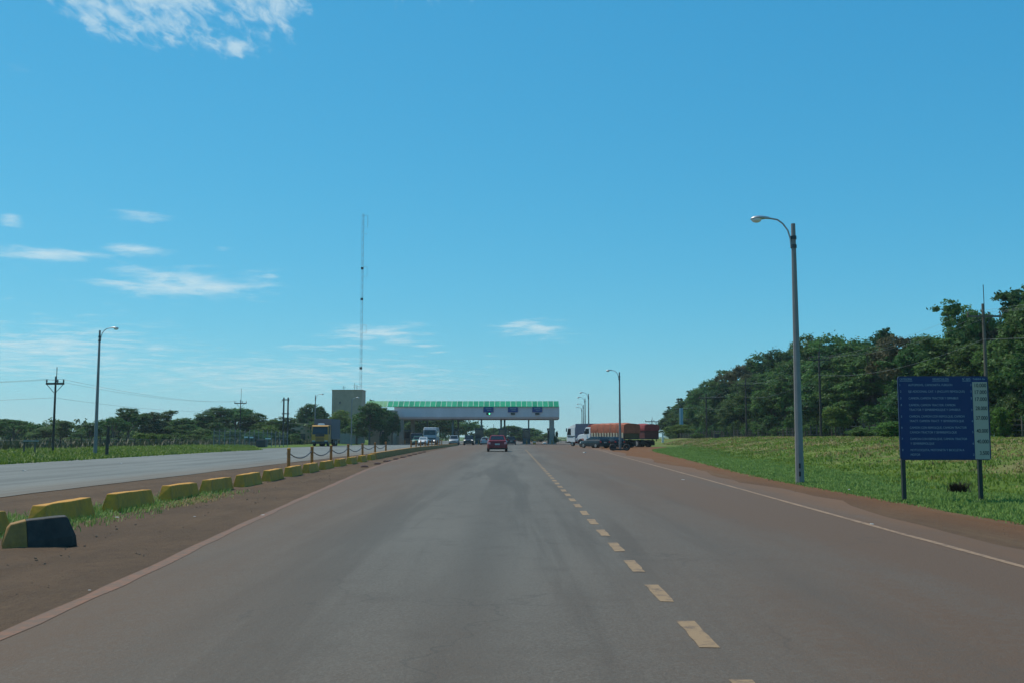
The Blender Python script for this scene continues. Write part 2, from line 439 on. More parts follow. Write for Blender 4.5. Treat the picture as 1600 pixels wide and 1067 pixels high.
# node kit for ground materials
class NK:
    def __init__(s, name, rough=.9):
        s.mt = bpy.data.materials.new(name); s.mt.use_nodes = True
        s.nt = s.mt.node_tree; s.nd = s.nt.nodes; s.lk = s.nt.links
        s.b = s.nd['Principled BSDF']; s.b.inputs['Roughness'].default_value = rough
        s.tc = s.nd.new('ShaderNodeTexCoord').outputs['Object']
        sp = s.nd.new('ShaderNodeSeparateXYZ'); s.lk.new(s.tc, sp.inputs[0]); s.x, s.y, s.z = sp.outputs
    def noise(s, scale, detail=5, rough=.6, st=(1, 1, 1), dist=0.0, off=0):
        mp = s.nd.new('ShaderNodeMapping'); s.lk.new(s.tc, mp.inputs[0]); mp.inputs['Scale'].default_value = st; mp.inputs['Location'].default_value = (off, off * .7, 0)
        n = s.nd.new('ShaderNodeTexNoise'); s.lk.new(mp.outputs[0], n.inputs['Vector'])
        n.inputs['Scale'].default_value = scale; n.inputs['Detail'].default_value = detail; n.inputs['Roughness'].default_value = rough; n.inputs['Distortion'].default_value = dist
        return n.outputs[0]
    def rng(s, v, a, b, c=0., d=1., smooth=True):
        n = s.nd.new('ShaderNodeMapRange'); n.interpolation_type = 'SMOOTHSTEP' if smooth else 'LINEAR'
        s.lk.new(v, n.inputs[0])
        for k, q in zip((1, 2, 3, 4), (a, b, c, d)): n.inputs[k].default_value = q
        return n.outputs[0]
    def math(s, op, a, b=None):
        n = s.nd.new('ShaderNodeMath'); n.operation = op
        for i, v in enumerate((a, b)):
            if v is None: continue
            if isinstance(v, (int, float)): n.inputs[i].default_value = v
            else: s.lk.new(v, n.inputs[i])
        return n.outputs[0]
    def mix(s, f, a, b):
        n = s.nd.new('ShaderNodeMix'); n.data_type = 'RGBA'
        if isinstance(f, (int, float)): n.inputs[0].default_value = f
        else: s.lk.new(f, n.inputs[0])
        for k, q in ((6, a), (7, b)):
            if isinstance(q, tuple): n.inputs[k].default_value = q + (1,)
            else: s.lk.new(q, n.inputs[k])
        return n.outputs[2]
    def done(s, col, h=None, strength=.3, dist=.01):
        s.lk.new(col, s.b.inputs['Base Color'])
        if h is not None:
            bp = s.nd.new('ShaderNodeBump'); bp.inputs['Strength'].default_value = strength; bp.inputs['Distance'].default_value = dist
            s.lk.new(h, bp.inputs['Height']); s.lk.new(bp.outputs[0], s.b.inputs['Normal'])
        return s.mt

def asphalt(name, base, dust, dusty_right, seed):
    k = NK(name, .78)
    k.b.inputs['Specular IOR Level'].default_value = .4
    fine = k.noise(42, 4, .8)
    grain = k.noise(14, 5, .7, off=seed)
    patch = k.noise(.22, 5, .6, st=(1, .35, 1), off=seed)
    streak = k.noise(1.1, 5, .6, st=(1, .045, 1), dist=.4, off=seed + 3)
    c = k.mix(k.rng(fine, .3, .7), tuple(v * .52 for v in base), tuple(v * 1.5 for v in base))
    c = k.mix(k.rng(grain, .55, .75, 0, .5), c, tuple(v * .7 for v in base))
    c = k.mix(k.rng(patch, .38, .66, 0, .7), c, tuple(v * 1.3 for v in base))
    mott = k.noise(1.3, 6, .7, off=seed + 7)
    c = k.mix(k.rng(mott, .50, .70, 0, .5), c, tuple(v * .68 for v in base))
    c = k.mix(k.rng(streak, .47, .62, 0, .6), c, tuple(v * .55 for v in base))
    # tyre polish bands along the lanes
    if dusty_right:
        d = None
        for x0, w in ((-2.3, .5), (-.35, .5), (2.7, .55), (4.4, .5)):
            q = k.rng(k.math('ABSOLUTE', k.math('SUBTRACT', k.x, x0)), w, 0.0, 0, .6)
            d = q if d is None else k.math('MAXIMUM', d, q)
        c = k.mix(k.math('MULTIPLY', d, k.rng(patch, .3, .6)), c, tuple(v * .6 for v in base))
        # one old skid smear drifting across the outer lane
        off = k.math('ADD', k.math('MULTIPLY', k.y, -.075), 5.0)
        sm = k.rng(k.math('ABSOLUTE', k.math('SUBTRACT', k.x, off)), .45, .05, 0, .5)
        sm = k.math('MULTIPLY', sm, k.rng(k.noise(.8, 3, .5, st=(1, .3, 1), off=9), .4, .6))
        c = k.mix(k.math('MULTIPLY', sm, k.rng(k.y, 14, 20)), c, tuple(v * .5 for v in base))
        amt = k.math('ADD', k.rng(k.x, -.2, 5.6, .10, 1.35), k.rng(k.x, -1.3, -4.2, 0, .95))
        amt = k.math('ADD', amt, k.rng(k.y, 14, 5, 0, .35))
        amt = k.math('MULTIPLY', amt, k.rng(k.noise(.5, 6, .65, st=(1, .12, 1), off=5), .2, .62, .45, 1))
        amt = k.math('MULTIPLY', amt, k.rng(grain, .25, .7, .7, 1.1))
        amt = k.math('MINIMUM', amt, 1.0)
        edge_dirt = k.math('MULTIPLY', k.rng(k.math('SUBTRACT', k.x, k.math('MULTIPLY', k.y, .026)), 4.6, 6.4, 0, .9), k.rng(k.noise(.9, 6, .7, st=(1, .3, 1), off=8), .3, .6, .35, 1))
    else:
        amt = k.math('MULTIPLY', k.rng(k.x, -14.5, -11.0, .08, .8), k.rng(k.noise(.5, 6, .65, st=(1, .12, 1)), .25, .62, .35, 1))
    c = k.mix(amt, c, dust)
    if dusty_right: c = k.mix(edge_dirt, c, (.180, .088, .038))
    # hairline cracks and stone flecks
    vo = k.nd.new('ShaderNodeTexVoronoi'); vo.feature = 'DISTANCE_TO_EDGE'; vo.inputs['Scale'].default_value = .33
    wp = k.nd.new('ShaderNodeVectorMath'); wp.operation = 'ADD'; k.lk.new(k.tc, wp.inputs[0])
    nz = k.nd.new('ShaderNodeTexNoise'); nz.inputs['Scale'].default_value = 1.1; nz.inputs['Detail'].default_value = 6; k.lk.new(k.tc, nz.inputs['Vector'])
    sc_ = k.nd.new('ShaderNodeVectorMath'); sc_.operation = 'SCALE'; sc_.inputs['Scale'].default_value = 1.6; k.lk.new(nz.outputs['Color'], sc_.inputs[0]); k.lk.new(sc_.outputs[0], wp.inputs[1])
    k.lk.new(wp.outputs[0], vo.inputs['Vector'])
    cr = k.math('MULTIPLY', k.rng(vo.outputs['Distance'], .009, .002, 0, .30), k.rng(k.noise(.25, 3, .5, off=seed + 12), .48, .62))
    c = k.mix(cr, c, tuple(v * .38 for v in base))
    c = k.mix(k.rng(k.noise(70, 2, .5, off=seed), .66, .74, 0, .5), c, tuple(min(1, v * 2.1) for v in base))
    return k.done(c, k.math('ADD', fine, grain), .7, .012)
mt_road = asphalt('main_road_asphalt', (.116, .107, .090), (.122, .073, .043), True, 2)
mt_road_l = asphalt('opposite_road_asphalt', (.160, .170, .158), (.16, .115, .075), False, 11)
mt_plaza = asphalt('plaza_asphalt', (.120, .115, .100), (.13, .095, .065), False, 23)

k = NK('red_dirt', .95)
k.b.inputs['Specular IOR Level'].default_value = .2
n1, n2, n3 = k.noise(.6, 6, .65, st=(1, .5, 1)), k.noise(5, 6, .7), k.noise(38, 4, .7)
c = k.mix(k.rng(n1, .36, .64), (.100, .063, .040), (.142, .087, .052))
c = k.mix(k.rng(n2, .45, .72, 0, .65), c, (.082, .049, .034))
c = k.mix(k.rng(n3, .35, .75, 0, .45), c, (.155, .104, .058))
c = k.mix(k.rng(k.x, 6.0, 8.5, 0, .55), c, (.235, .090, .027))
# pale wheel marks and traffic-packed ground along the median
tr = k.rng(k.noise(1.6, 4, .6, st=(1, .05, 1), dist=.5, off=3), .56, .68, 0, .5)
c = k.mix(tr, c, (.175, .115, .066))
mt_dirt = k.done(c, k.math('ADD', n2, k.math('MULTIPLY', n3, .5)), .9, .05)

k = NK('roadside_grass_ground', .95)
k.b.inputs['Specular IOR Level'].default_value = .15
n1, n2, n3 = k.noise(.35, 6, .65), k.noise(2.2, 6, .7), k.noise(18, 4, .7)
c = k.mix(k.rng(n1, .35, .65), (.080, .155, .020), (.15, .21, .030))
c = k.mix(k.rng(n2, .45, .7, 0, .7), c, (.030, .062, .016))
dry = k.math('MULTIPLY', k.rng(k.x, 12.5, 17.5), k.rng(k.noise(.28, 6, .7, st=(1, .7, 1), off=4), .46, .62))
c = k.mix(k.math('MULTIPLY', dry, .85), c, (.23, .19, .085))
c = k.mix(k.rng(n3, .4, .75, 0, .5), c, (.035, .055, .018))
mt_grass = k.done(c, n2, .8, .08)

xs = sorted(set(list(np.arange(-46, 46.1, .8)) + [-900, -600, -400, -280, -200, -150, -120, -100, -85, -72, -62, -54, 52, 60, 70, 85, 100, 130, 170, 240, 360, 600, 900]))
ys = sorted(set(list(np.arange(-6, 150, 1.5)) + [-120, -60, -30, -15] + list(np.arange(150, 340, 8)) + [360, 400, 460, 540, 640, 800, 1000, 1400, 2000]))
X, Y = np.meshgrid(xs, ys)
Z = gz(X, Y)
inside = (X > x_left_out(Y) + .5) & (X < x_grass(Y) - .5) & (Y > -70) & (Y < 330)
Z = Z - .05 * inside
struct(grid_obj('ground', X, Y, Z, mt_grass))
dirt = struct(strip('dirt_verge', lambda y: 0 * y - 12.6, x_grass, -40, 250, .012, mt_dirt, 150, .16, 1.022, 0, .14, 3, .016))
struct(strip('toll_plaza_paving', x_left_out, lambda y: np.interp(y, [128, 150, 400], [9, 20, 20]), 128, 330, .018, mt_plaza, 8, 4, 1.0))
struct(strip('opposite_road', x_left_out, lambda y: np.interp(y, [-60, 40, 100, 400], [-11.4, -11.3, -10.3, -9.6]), -40, 300, .024, mt_road_l, 14, .5, 1.02, .10, .12, 5))
road = struct(strip('main_road', lambda y: x_line_l(y) - .05, lambda y: x_line_r(y) + .95 + .25 * np.sin(y * .35), -40, 320, .030, mt_road, 14, .3, 1.02, .0, .12, 4))

def paint(name, base, worn, thr):
    k = NK(name, .8)
    n = k.noise(9, 6, .75)
    big = k.noise(.7, 4, .6, off=2)
    f = k.math('ADD', k.rng(n, thr, thr + .22), k.rng(big, .5, .75, 0, .35))
    c = k.mix(k.math('MINIMUM', f, 1.0), base, worn)
    return k.done(c, n, .3, .004)
mt_line_o = paint('orange_edge_line_paint', (.225, .098, .050), (.145, .085, .054), .37)
mt_line_w = paint('dusty_edge_line_paint', (.31, .195, .115), (.14, .092, .06), .46)
mt_dash = paint('dusty_lane_dash_paint', (.31, .20, .105), (.15, .10, .066), .46)
strip('edge_line', lambda y: x_line_l(y) - .075, lambda y: x_line_l(y) + np.interp(y, [0, 15, 60], [.055, .07, .14]), -10, 62, .0335, mt_line_o, 4, .25, 1.02, .02, .02, 6, parent=road)
strip('edge_line', lambda y: x_line_r(y) - .05, lambda y: x_line_r(y) + .05, -10, 105, .0335, mt_line_w, 3, .3, 1.02, .012, .012, 7, parent=road)
y, i = 4.79, 0
far = MB()
while y < 96:
    l = .93
    r = random.Random(i)
    x = 1.28
    m = MB() if i < 16 else far
    pts = []
    n = 5
    for j in range(n + 1):
        yy = y + l * j / n
        zz = float(drop(yy)) + .0335
        pts.append([(x - .062 + r.uniform(-.008, .008), yy + (r.uniform(-.01, .01)), zz), (x + .062 + r.uniform(-.008, .008), yy + r.uniform(-.01, .01), zz)])
    b = len(m.v)
    for p in pts: m.v += p
    for j in range(n): m.f.append((b + 2 * j, b + 2 * j + 1, b + 2 * j + 3, b + 2 * j + 2))
    if i < 16: m.build('lane_dash', mt_dash, road)
    y += 1.78; i += 1
stuff(far.build('far_lane_dashes', mt_dash, road))

# ---- blades: grass is one uncountable mass per place
def blades(name, pts, h, w, mat, seed, lean=.5, tint=None, per=3):
    """pts (n,3): tuft roots; each tuft gets `per` bent blades"""
    r = np.random.RandomState(seed)
    P = np.repeat(pts, per, 0); n = len(P)
    H = np.repeat(np.broadcast_to(h, len(pts)), per) * r.uniform(.55, 1.2, n)
    W = np.repeat(np.broadcast_to(w, len(pts)), per) * r.uniform(.6, 1.2, n)
    a = r.uniform(0, 2 * np.pi, n); L = r.uniform(.1, lean, n) * H
    base = P + np.stack([r.normal(0, .5, n) * W * 4, r.normal(0, .5, n) * W * 4, np.zeros(n)], -1)
    s = np.stack([-np.sin(a), np.cos(a), np.zeros(n)], -1); d = np.stack([np.cos(a), np.sin(a), np.zeros(n)], -1)
    up = np.array([0, 0, 1.0])
    v0 = base - s * W[:, None] * .5; v1 = base + s * W[:, None] * .5
    mid = base + up * (H * .6)[:, None] + d * (L * .4)[:, None]
    v2 = mid + s * W[:, None] * .4; v3 = mid - s * W[:, None] * .4
    v4 = base + up * (H * .95)[:, None] + d * L[:, None]
    V = np.stack([v0, v1, v2, v3, v4], 1).reshape(-1, 3)
    i = np.arange(n) * 5
    me = bpy.data.meshes.new(name)
    q = np.stack([i, i + 1, i + 2, i + 3], -1); t = np.stack([i + 3, i + 2, i + 4], -1)
    loops = np.concatenate([q.ravel(), t.ravel()])
    me.vertices.add(len(V)); me.vertices.foreach_set('co', V.ravel())
    me.loops.add(len(loops)); me.loops.foreach_set('vertex_index', loops.astype(np.int32))
    me.polygons.add(2 * n)
    ls = np.concatenate([np.arange(n) * 4, 4 * n + np.arange(n) * 3]).astype(np.int32)
    me.polygons.foreach_set('loop_start', ls)
    me.update(calc_edges=True); me.validate()
    at_ = me.attributes.new('tint', 'FLOAT', 'POINT')
    T = np.repeat(tint if tint is not None else r.uniform(0, 1, len(pts)), per)
    T = np.clip(T + r.normal(0, .15, n), 0, 1)
    at_.data.foreach_set('value', np.repeat(T, 5).astype(np.float32))
    return stuff(finish(me, name, mat, None, False, 0))

def vnoise(x, y, s, seed):
    a = np.zeros_like(x); r = np.random.RandomState(seed)
    for k in range(5):
        q = r.uniform(0, 6.28, 4); f = s * (1.6 ** k)
        a += (np.sin(x * f * np.cos(q[0]) + y * f * np.sin(q[0]) + q[1]) * np.sin(-x * f * np.sin(q[2]) + y * f * np.cos(q[2]) + q[3])) / (1.25 ** k)
    return a / 3
mt_gr_edge = leaf_mat('verge_grass', (.090, .185, .030), (.23, .37, .085), 0, 0, .55, .4)
mt_gr_mid = leaf_mat('bank_grass', (.075, .160, .014), (.205, .300, .040), 0, 0, .6, .4)
mt_gr_dry = leaf_mat('dry_straw_grass', (.17, .15, .045), (.42, .33, .15), 0, 0, .6, .3)
r = np.random.RandomState(5)
def area(n, y0, y1, pw):
    yy = y0 + (y1 - y0) * r.uniform(0, 1, n) ** pw
    return yy
# verge strip
yy = area(50000, 3, 125, 2.1); xx = x_grass(yy) + r.normal(.0, .10, len(yy)) + r.uniform(-.02, 1, len(yy)) ** 1.3 * 3.6
keep = xx < x_grass(yy) + 6; yy, xx = yy[keep], xx[keep]
hh = .10 + .07 * np.clip(vnoise(xx, yy, 1.3, 3), -1, 1) + .0 * xx
hh = np.clip(hh, .05, .3) * (.55 + .45 * sst(-.1, .8, xx - x_grass(yy)))
blades('verge_grass', np.stack([xx, yy, gz(xx, yy)], -1), hh, .014 + .0007 * yy, mt_gr_edge, 1, .9, .5 + .25 * vnoise(xx, yy, 2, 5))
# bank
yy = area(70000, 3, 150, 1.8); xx = x_grass(yy) + 2.6 + r.uniform(0, 1, len(yy)) * 20
dryf = vnoise(xx, yy, .5, 9) + .8 * sst(13, 17, xx) - .66 + r.normal(0, .28, len(yy))
isd = dryf > .05
hh = .10 + .08 * np.clip(vnoise(xx, yy, .9, 7), -.8, 1)
P = np.stack([xx, yy, gz(xx, yy)], -1)
blades('bank_grass', P[~isd], hh[~isd], .016 + .0008 * yy[~isd], mt_gr_mid, 2, 1.0, np.clip(.5 + .35 * vnoise(xx, yy, .8, 8), 0, 1)[~isd])
blades('dry_bank_grass', P[isd], hh[isd] * .8, .016 + .0008 * yy[isd], mt_gr_dry, 3, 1.3, np.clip(.4 + .5 * vnoise(xx, yy, 1.1, 12), 0, 1)[isd])
# far side verge
yy = area(16000, 42, 118, 1.2); xx = x_left_out(yy) - .0 + r.normal(0, .1, len(yy)) - r.uniform(0, 1, len(yy)) ** 1.2 * 12
P = np.stack([xx, yy, gz(xx, yy)], -1)
hh = np.clip(.16 + .12 * vnoise(xx, yy, .8, 17) + .012 * (-24 - xx), .06, .5)
blades('opposite_verge_grass', P, hh, .08, mt_gr_mid, 4, .7, np.clip(.45 + .5 * vnoise(xx, yy, .7, 18), 0, 1))
yy = r.uniform(60, 215, 15000); xx = -33.5 - r.uniform(0, 1, len(yy)) * (20 + yy * .45)
P = np.stack([xx, yy, gz(xx, yy)], -1)
blades('tall_weeds', P, np.clip(.75 + .45 * vnoise(xx, yy, .5, 21), .3, 1.5), .16, mt_weed, 6, .5, np.clip(.4 + .5 * vnoise(xx, yy, .4, 22), 0, 1))
# tufts round the kerb blocks
bx, by = [], []
for _ in range(2600):
    y0 = rng.uniform(12.5, 24.5)
    d = rng.gauss(0, .42)
    if y0 > 20.5 and rng.random() < .35: continue
    bx.append(-7.5 + d + (.25 if rng.random() < .6 else 0)); by.append(y0)
for _ in range(500):
    bx.append(rng.gauss(-8.2, .25)); by.append(rng.gauss(15.3, .9))
bx, by = np.array(bx), np.array(by)
blades('median_grass', np.stack([bx, by, 0 * bx + .01], -1), .09 + .05 * vnoise(bx, by, 2, 4), .014, mt_gr_edge, 8, .8, np.clip(.6 + .4 * vnoise(bx, by, 2, 6), 0, 1))
bx = np.array([rng.gauss(-6.75, .22) for _ in range(500)]); by = np.array([rng.gauss(21.3, 1.3) for _ in range(500)])
blades('dry_median_grass', np.stack([bx, by, 0 * bx + .01], -1), .05, .014, mt_gr_dry, 9, 1.6)

# clods of earth on the median and the right verge: loose, uncountable
m = MB()
for i in range(420):
    y0 = 6 + 34 * rng.random() ** 1.6
    if i % 4:
        x0 = rng.uniform(-7.3, float(x_line_l(y0)) - .4)
    else:
        x0 = rng.uniform(float(x_line_r(y0)) + 1.2, float(x_grass(y0)) + .1)
    s = rng.choice([.007, .009, .012, .018]) * rng.uniform(.7, 1.4)
    z0 = .018
    a = [(x0 + s * math.cos(t) * rng.uniform(.7, 1.3), y0 + s * math.sin(t) * rng.uniform(.7, 1.3), z0 - .01) for t in (0, 1.3, 2.6, 3.8, 5.1)]
    b = [(x0 + s * .6 * math.cos(t), y0 + s * .6 * math.sin(t), z0 + s * rng.uniform(.2, .45)) for t in (0, 1.3, 2.6, 3.8, 5.1)]
    m.rings([a, b])
stuff(m.build('dirt_clods', M('dirt_clod', (.19, .12, .078), .95, .4, 20, .5)))

# ------------------------------------------------------------------ toll plaza canopy
PY = 200.0
PZ = float(drop(PY))
canopy = thing('toll_canopy', 'long toll plaza canopy with grey fascia and ribbed green roof spanning all lanes', 'toll plaza', (0, PY, PZ))
def cx_(px, Y=PY): return at(px, 650, Y).x
zb, zt, zr = at(700, 654.5, PY).z - PZ, at(700, 635, PY).z - PZ, at(700, 626, PY).z - PZ
xl_, xr_ = cx_(616), cx_(874)
DEP = 11.0
fas = MB()
prof = [(0.0, zb + .5), (0.0, zt), (.28, zt), (.28, zb + .75), (1.1, zb + .3), (1.1, zb + .05), (.7, zb), (.25, zb + .12)]
fas.prism(prof, xl_, xr_)
fo = fas.build('fascia', mt_fascia, canopy)
MB().box(((xl_ + xr_) / 2, 1.1 + (DEP - 1.1) / 2, zb + .16), (xr_ - xl_ - .1, DEP - 1.1, .3)).build('soffit', mt_soffit, canopy)
MB().prism([(DEP, zb), (DEP, zt - .2), (DEP + .3, zt - .2), (DEP + .3, zb)], xl_, xr_ + .25).build('rear_fascia', mt_fascia, canopy)
for xx in (xl_ + .12, xr_ - .12):
    MB().box((xx, DEP / 2 + .14, (zb + zt) / 2 + .1), (.2, DEP - .3, zt - zb - .6)).build('end_panel', mt_fascia, canopy)
n = 32
w_ = (cx_(873.5) - cx_(605)) / n
sl = 1.6
for i in range(n):
    x0 = cx_(605) + i * w_
    m = MB(); jz = rng.uniform(-.015, .015)
    m.hexa([(x0 + .03, -.18, zt + .06), (x0 + w_ - .03, -.18, zt + .06), (x0 + w_ - .03, -.12, zt + .02), (x0 + .03, -.12, zt + .02),
            (x0 + .03, sl, zr + jz), (x0 + w_ - .03, sl, zr + jz), (x0 + w_ - .03, sl + .06, zr - .04), (x0 + .03, sl + .06, zr - .04)])
    m.build('roof_panel', mt_roofgreen[rng.choice((0, 0, 1, 2))], canopy)
    m = MB(); m.hexa([(x0 - .035, -.24, zt + .07), (x0 + .035, -.24, zt + .07), (x0 + .035, -.1, zt + .05), (x0 - .035, -.1, zt + .05),
                      (x0 - .035 + .0, sl - .02, zr + .06), (x0 + .035, sl - .02, zr + .06), (x0 + .035, sl + .1, zr), (x0 - .035, sl + .1, zr)])
    m.build('roof_rib', mt_rib, canopy)
MB().box(((cx_(605) + cx_(873.5)) / 2, -.17, zt + .015), (cx_(873.5) - cx_(605), .12, .1)).build('gutter', mt_roofgreen[2], canopy)
MB().prism([(sl + .12, zr - .05), (sl + .12, zr + .03), (DEP, zt + .3), (DEP, zt + .2)], cx_(605), cx_(873.5)).build('roof_deck', mt_soffit, canopy)
for i in range(5):
    x0 = cx_(571) + i * (cx_(604.5) - cx_(571)) / 5; x1 = x0 + (cx_(604.5) - cx_(571)) / 5
    m = MB(); m.hexa([(x0 + .03, -.3, zt + .02), (x1 - .03, -.3, zt + .02), (x1 - .03, -.2, zt - .02), (x0 + .03, -.2, zt - .02), (x0 + .03, sl, zr + .05), (x1 - .03, sl, zr + .05), (x1 - .03, sl + .06, zr + .01), (x0 + .03, sl + .06, zr + .01)])
    m.build('pale_roof_panel', mt_roofpale, canopy)
for pxc, wpx, yo, mt in ((627.5, 7, .9, mt_colm), (645, 6, 8.2, mt_colm), (862, 7.5, .9, mt_colm), (707.5, 3, 2, mt_colg), (716, 2.6, 8, mt_colg), (752.3, 2.7, 2, mt_colg), (783, 3, 2, mt_colg), (788.5, 2.8, 8, mt_colg), (826, 2.3, 2, mt_colg), (668, 2.6, 9, mt_colg)):
    m = MB(); ww = wpx * (PY + yo) / F_PX
    m.box((cx_(pxc, PY + yo), yo, zb / 2 + .1), (ww, ww * .8, zb + .2)); m.box((cx_(pxc, PY + yo), yo, .5), (ww + .08, ww * .8 + .08, 1.0))
    m.build('column', mt, canopy, bevel=.04)
for nm, pxc in (('above the inner lane, next to the lit green signal', 763.3), ('second of three, above the middle lane', 801.5), ('third of three, above the outer lane', 839.5)):
    t = thing('lane_sign', 'blue lane sign, ' + nm, 'sign', (cx_(pxc), PY - .03, PZ + at(0, 643.5, PY).z - PZ), 0, 'blue signs on the toll fascia')
    MB().box((0, -.06, .52), (1.95, .08, 1.04)).build('face', mt_lanesign, t)
    for q in ((-.99, 1), (.99, 1)): MB().box((q[0], -.05, .52), (.05, .1, 1.08)).build('frame', mt_signframe, t)
    MB().box((0, -.108, .74), (1.2, .012, .13)).box((.1, -.108, .42), (.8, .012, .11)).build('lettering', mt_letter, t)
    t = thing('lane_signal', 'dark twin traffic signal below the blue sign ' + nm.replace(', next to the lit green signal', ', one lens lit green').replace('second of three, ', '').replace('third of three, ', ''), 'traffic light', (cx_(pxc), PY - .03, PZ + at(0, 647.5, PY).z - PZ), 0, 'signals on the toll fascia')
    MB().box((0, -.14, .22), (.86, .26, .40)).build('housing', mt_sigbody, t, bevel=.06)
    for s in (-1, 1):
        MB().tube([(s * .2, -.27, .22), (s * .2, -.31, .22)], .15, 12).build('lens', mt_green_on if (s == 1 and pxc < 770) else mt_sig_off, t)
        MB().prism([(-.28, .38), (-.5, .37), (-.5, .40), (-.28, .41)], s * .2 - .17, s * .2 + .17).build('hood', mt_sigbody, t)

def booth(pxc, wpx, Yb, label, toppx=668.5, mt=mt_booth):
    X, w = at(pxc, 680, Yb).x, wpx * Yb / F_PX
    z0 = gz1(X, Yb); h = at(pxc, toppx, Yb).z - z0
    t = thing('toll_booth', label, 'toll booth', (X, Yb, z0), 0, 'toll booths under the canopy')
    L = 2.4
    MB().box((0, 0, .6 + .1), (w, L, 1.1)).build('body', mt, t)
    for sx in (-1, 1):
        for sy in (-1, 1): MB().box((sx * (w / 2 - .05), sy * (L / 2 - .05), 1.25 + (h - 1.6) / 2), (.09, .09, h - 1.6)).build('corner_post', mt, t)
    MB().box((0, -L / 2 + .03, 1.25 + (h - 1.65) / 2), (w - .2, .03, h - 1.65)).build('window', mt_glass, t)
    MB().box((0, L / 2 - .03, 1.25 + (h - 1.65) / 2), (w - .2, .03, h - 1.65)).build('window', mt_glass, t)
    for sx in (-1, 1): MB().box((sx * (w / 2 - .03), 0, 1.25 + (h - 1.65) / 2), (.03, L - .25, h - 1.65)).build('window', mt_glass, t)
    MB().box((0, 0, h - .18), (w + .12, L + .3, .36)).build('roof', mt, t)
    i = thing('toll_island', 'low concrete island carrying the ' + label, 'kerb island', (X, Yb - 3, z0 + .018), 0, 'toll islands')
    MB().box((0, 2.5, .07), (w + .5, 9, .15)).build('island_top', mt_conc, i, bevel=.03)
    MB().tube([(0, -2.0, .0), (0, -2.0, .85)], .13, 10).build('nose_bollard', mt_ochre, i)
booth(749, 13, 203, 'dark toll booth just beside the silver car')
booth(785.5, 12.5, 203, 'dark toll booth directly behind the red car')
booth(822.5, 11.5, 203, 'dark toll booth standing alone between middle and outer lane')
booth(861, 11, 204, 'narrow dark toll booth against the thick end column')
booth(637, 10, 205, 'dark toll booth between the two beige columns', 671)
booth(711.5, 9, 205, 'dark toll booth behind the oncoming cars at the kerb end', 670)

# ------------------------------------------------------------------ buildings beside the plaza
def building_box(name, label, px0, px1, pytop, Yb, dep, mt, windows=(), doors=(), parapet=.25, extra=None, glass=mt_glass):
    a, b = at(px0, 690, Yb).x, at(px1, 690, Yb).x
    z0 = gz1((a + b) / 2, Yb) - .05; h = at(px0, pytop, Yb).z - z0
    t = thing(name, label, 'building', ((a + b) / 2, Yb, z0))
    W = b - a; xc = (a + b) / 2
    # front wall with real openings: built as piers and bands round each opening
    ops = [(at(p0, 0 + 690, Yb).x - xc, at(p1, 690, Yb).x - xc, at(px0, y1, Yb).z - z0, at(px0, y0, Yb).z - z0, kind) for p0, p1, y0, y1, kind in [w + ('window',) for w in windows] + [d + ('door',) for d in doors]]
    xsx = sorted({-W / 2, W / 2} | {o[0] for o in ops} | {o[1] for o in ops}); zs = sorted({0.0, h} | {max(0, o[2]) for o in ops} | {o[3] for o in ops})
    m = MB()
    for i in range(len(xsx) - 1):
        for j in range(len(zs) - 1):
            mx_, mz_ = (xsx[i] + xsx[i + 1]) / 2, (zs[j] + zs[j + 1]) / 2
            if any(o[0] < mx_ < o[1] and o[2] < mz_ < o[3] for o in ops): continue
            m.box((mx_, .12, mz_), (xsx[i + 1] - xsx[i], .24, zs[j + 1] - zs[j]))
    for s in (-1, 1): m.box((s * (W / 2 - .12), dep / 2 + .12, h / 2), (.24, dep - .24, h))
    m.box((0, dep - .12 + .12, h / 2), (W - .48, .24, h))
    m.build('wall', mt, t)
    MB().box((0, dep / 2 + .12, h - .3), (W - .48, dep - .4, .2)).build('roof', mt_conc, t)
    MB().box((0, dep / 2 + .06, h + .05), (W + .14, dep + .3, .12)).build('coping', mt, t)
    for o in ops:
        w = MB().box(((o[0] + o[1]) / 2, .16, (max(0, o[2]) + o[3]) / 2), (o[1] - o[0], .06, o[3] - max(0, o[2]))).build(o[4], glass if o[4] == 'window' else mt_greengate, t)
        if o[4] == 'window':
            MB().box(((o[0] + o[1]) / 2, -.04, o[2] - .05), (o[1] - o[0] + .2, .16, .09)).build('sill', mt_conc, w)
    if extra: extra(t, W, dep, h)
    return t
def roof_antennas(t, W, dep, h):
    for xx, hh in ((-.14 * W, 1.0), (.22 * W, 1.6), (.3 * W, 1.2)):
        m = MB().tube([(xx, 1, h), (xx, 1, h + hh)], .04, 6); m.box((xx, 1, h + hh * .7), (.9, .04, .04)); m.box((xx, 1, h + hh * .45), (.6, .04, .04))
        m.build('roof_antenna', mt_dkmetal, t)
building_box('control_tower', 'tall plain tan block standing behind the trees with roof antennas', 517.5, 565, 609, 215, 5, mt_tan, windows=[(529.0, 531.5, 627, 630)], extra=roof_antennas)
building_box('toll_office', 'vine covered two storey office joining the canopy end, dark upper window and doorway', 577, 614, 641, 192, 7, mt_tan2, windows=[(593, 605, 655.5, 666), (581, 588, 656, 664)], doors=[(596.5, 604.5, 674, 697)])
building_box('gate_house', 'low tan wall building with dark green gate behind the twin pole', 449, 488, 661, 192, 5, mt_tan, doors=[(466.5, 477, 677, 699)], windows=[(455, 460, 670, 676)])
t = thing('panel_wall', 'grey concrete panel wall with piers behind the yellow truck', 'wall', (at(532, 690, 184).x, 184, gz1(-31, 184)))
W = at(568.5, 690, 184).x - at(532, 690, 184).x
for i in range(8):
    if i == 5: continue
    MB().box((W * (i + .5) / 8, .0, .92), (W / 8 - .1, .1, 1.84 + rng.uniform(-.03, .03))).build('panel', mt_conc, t)
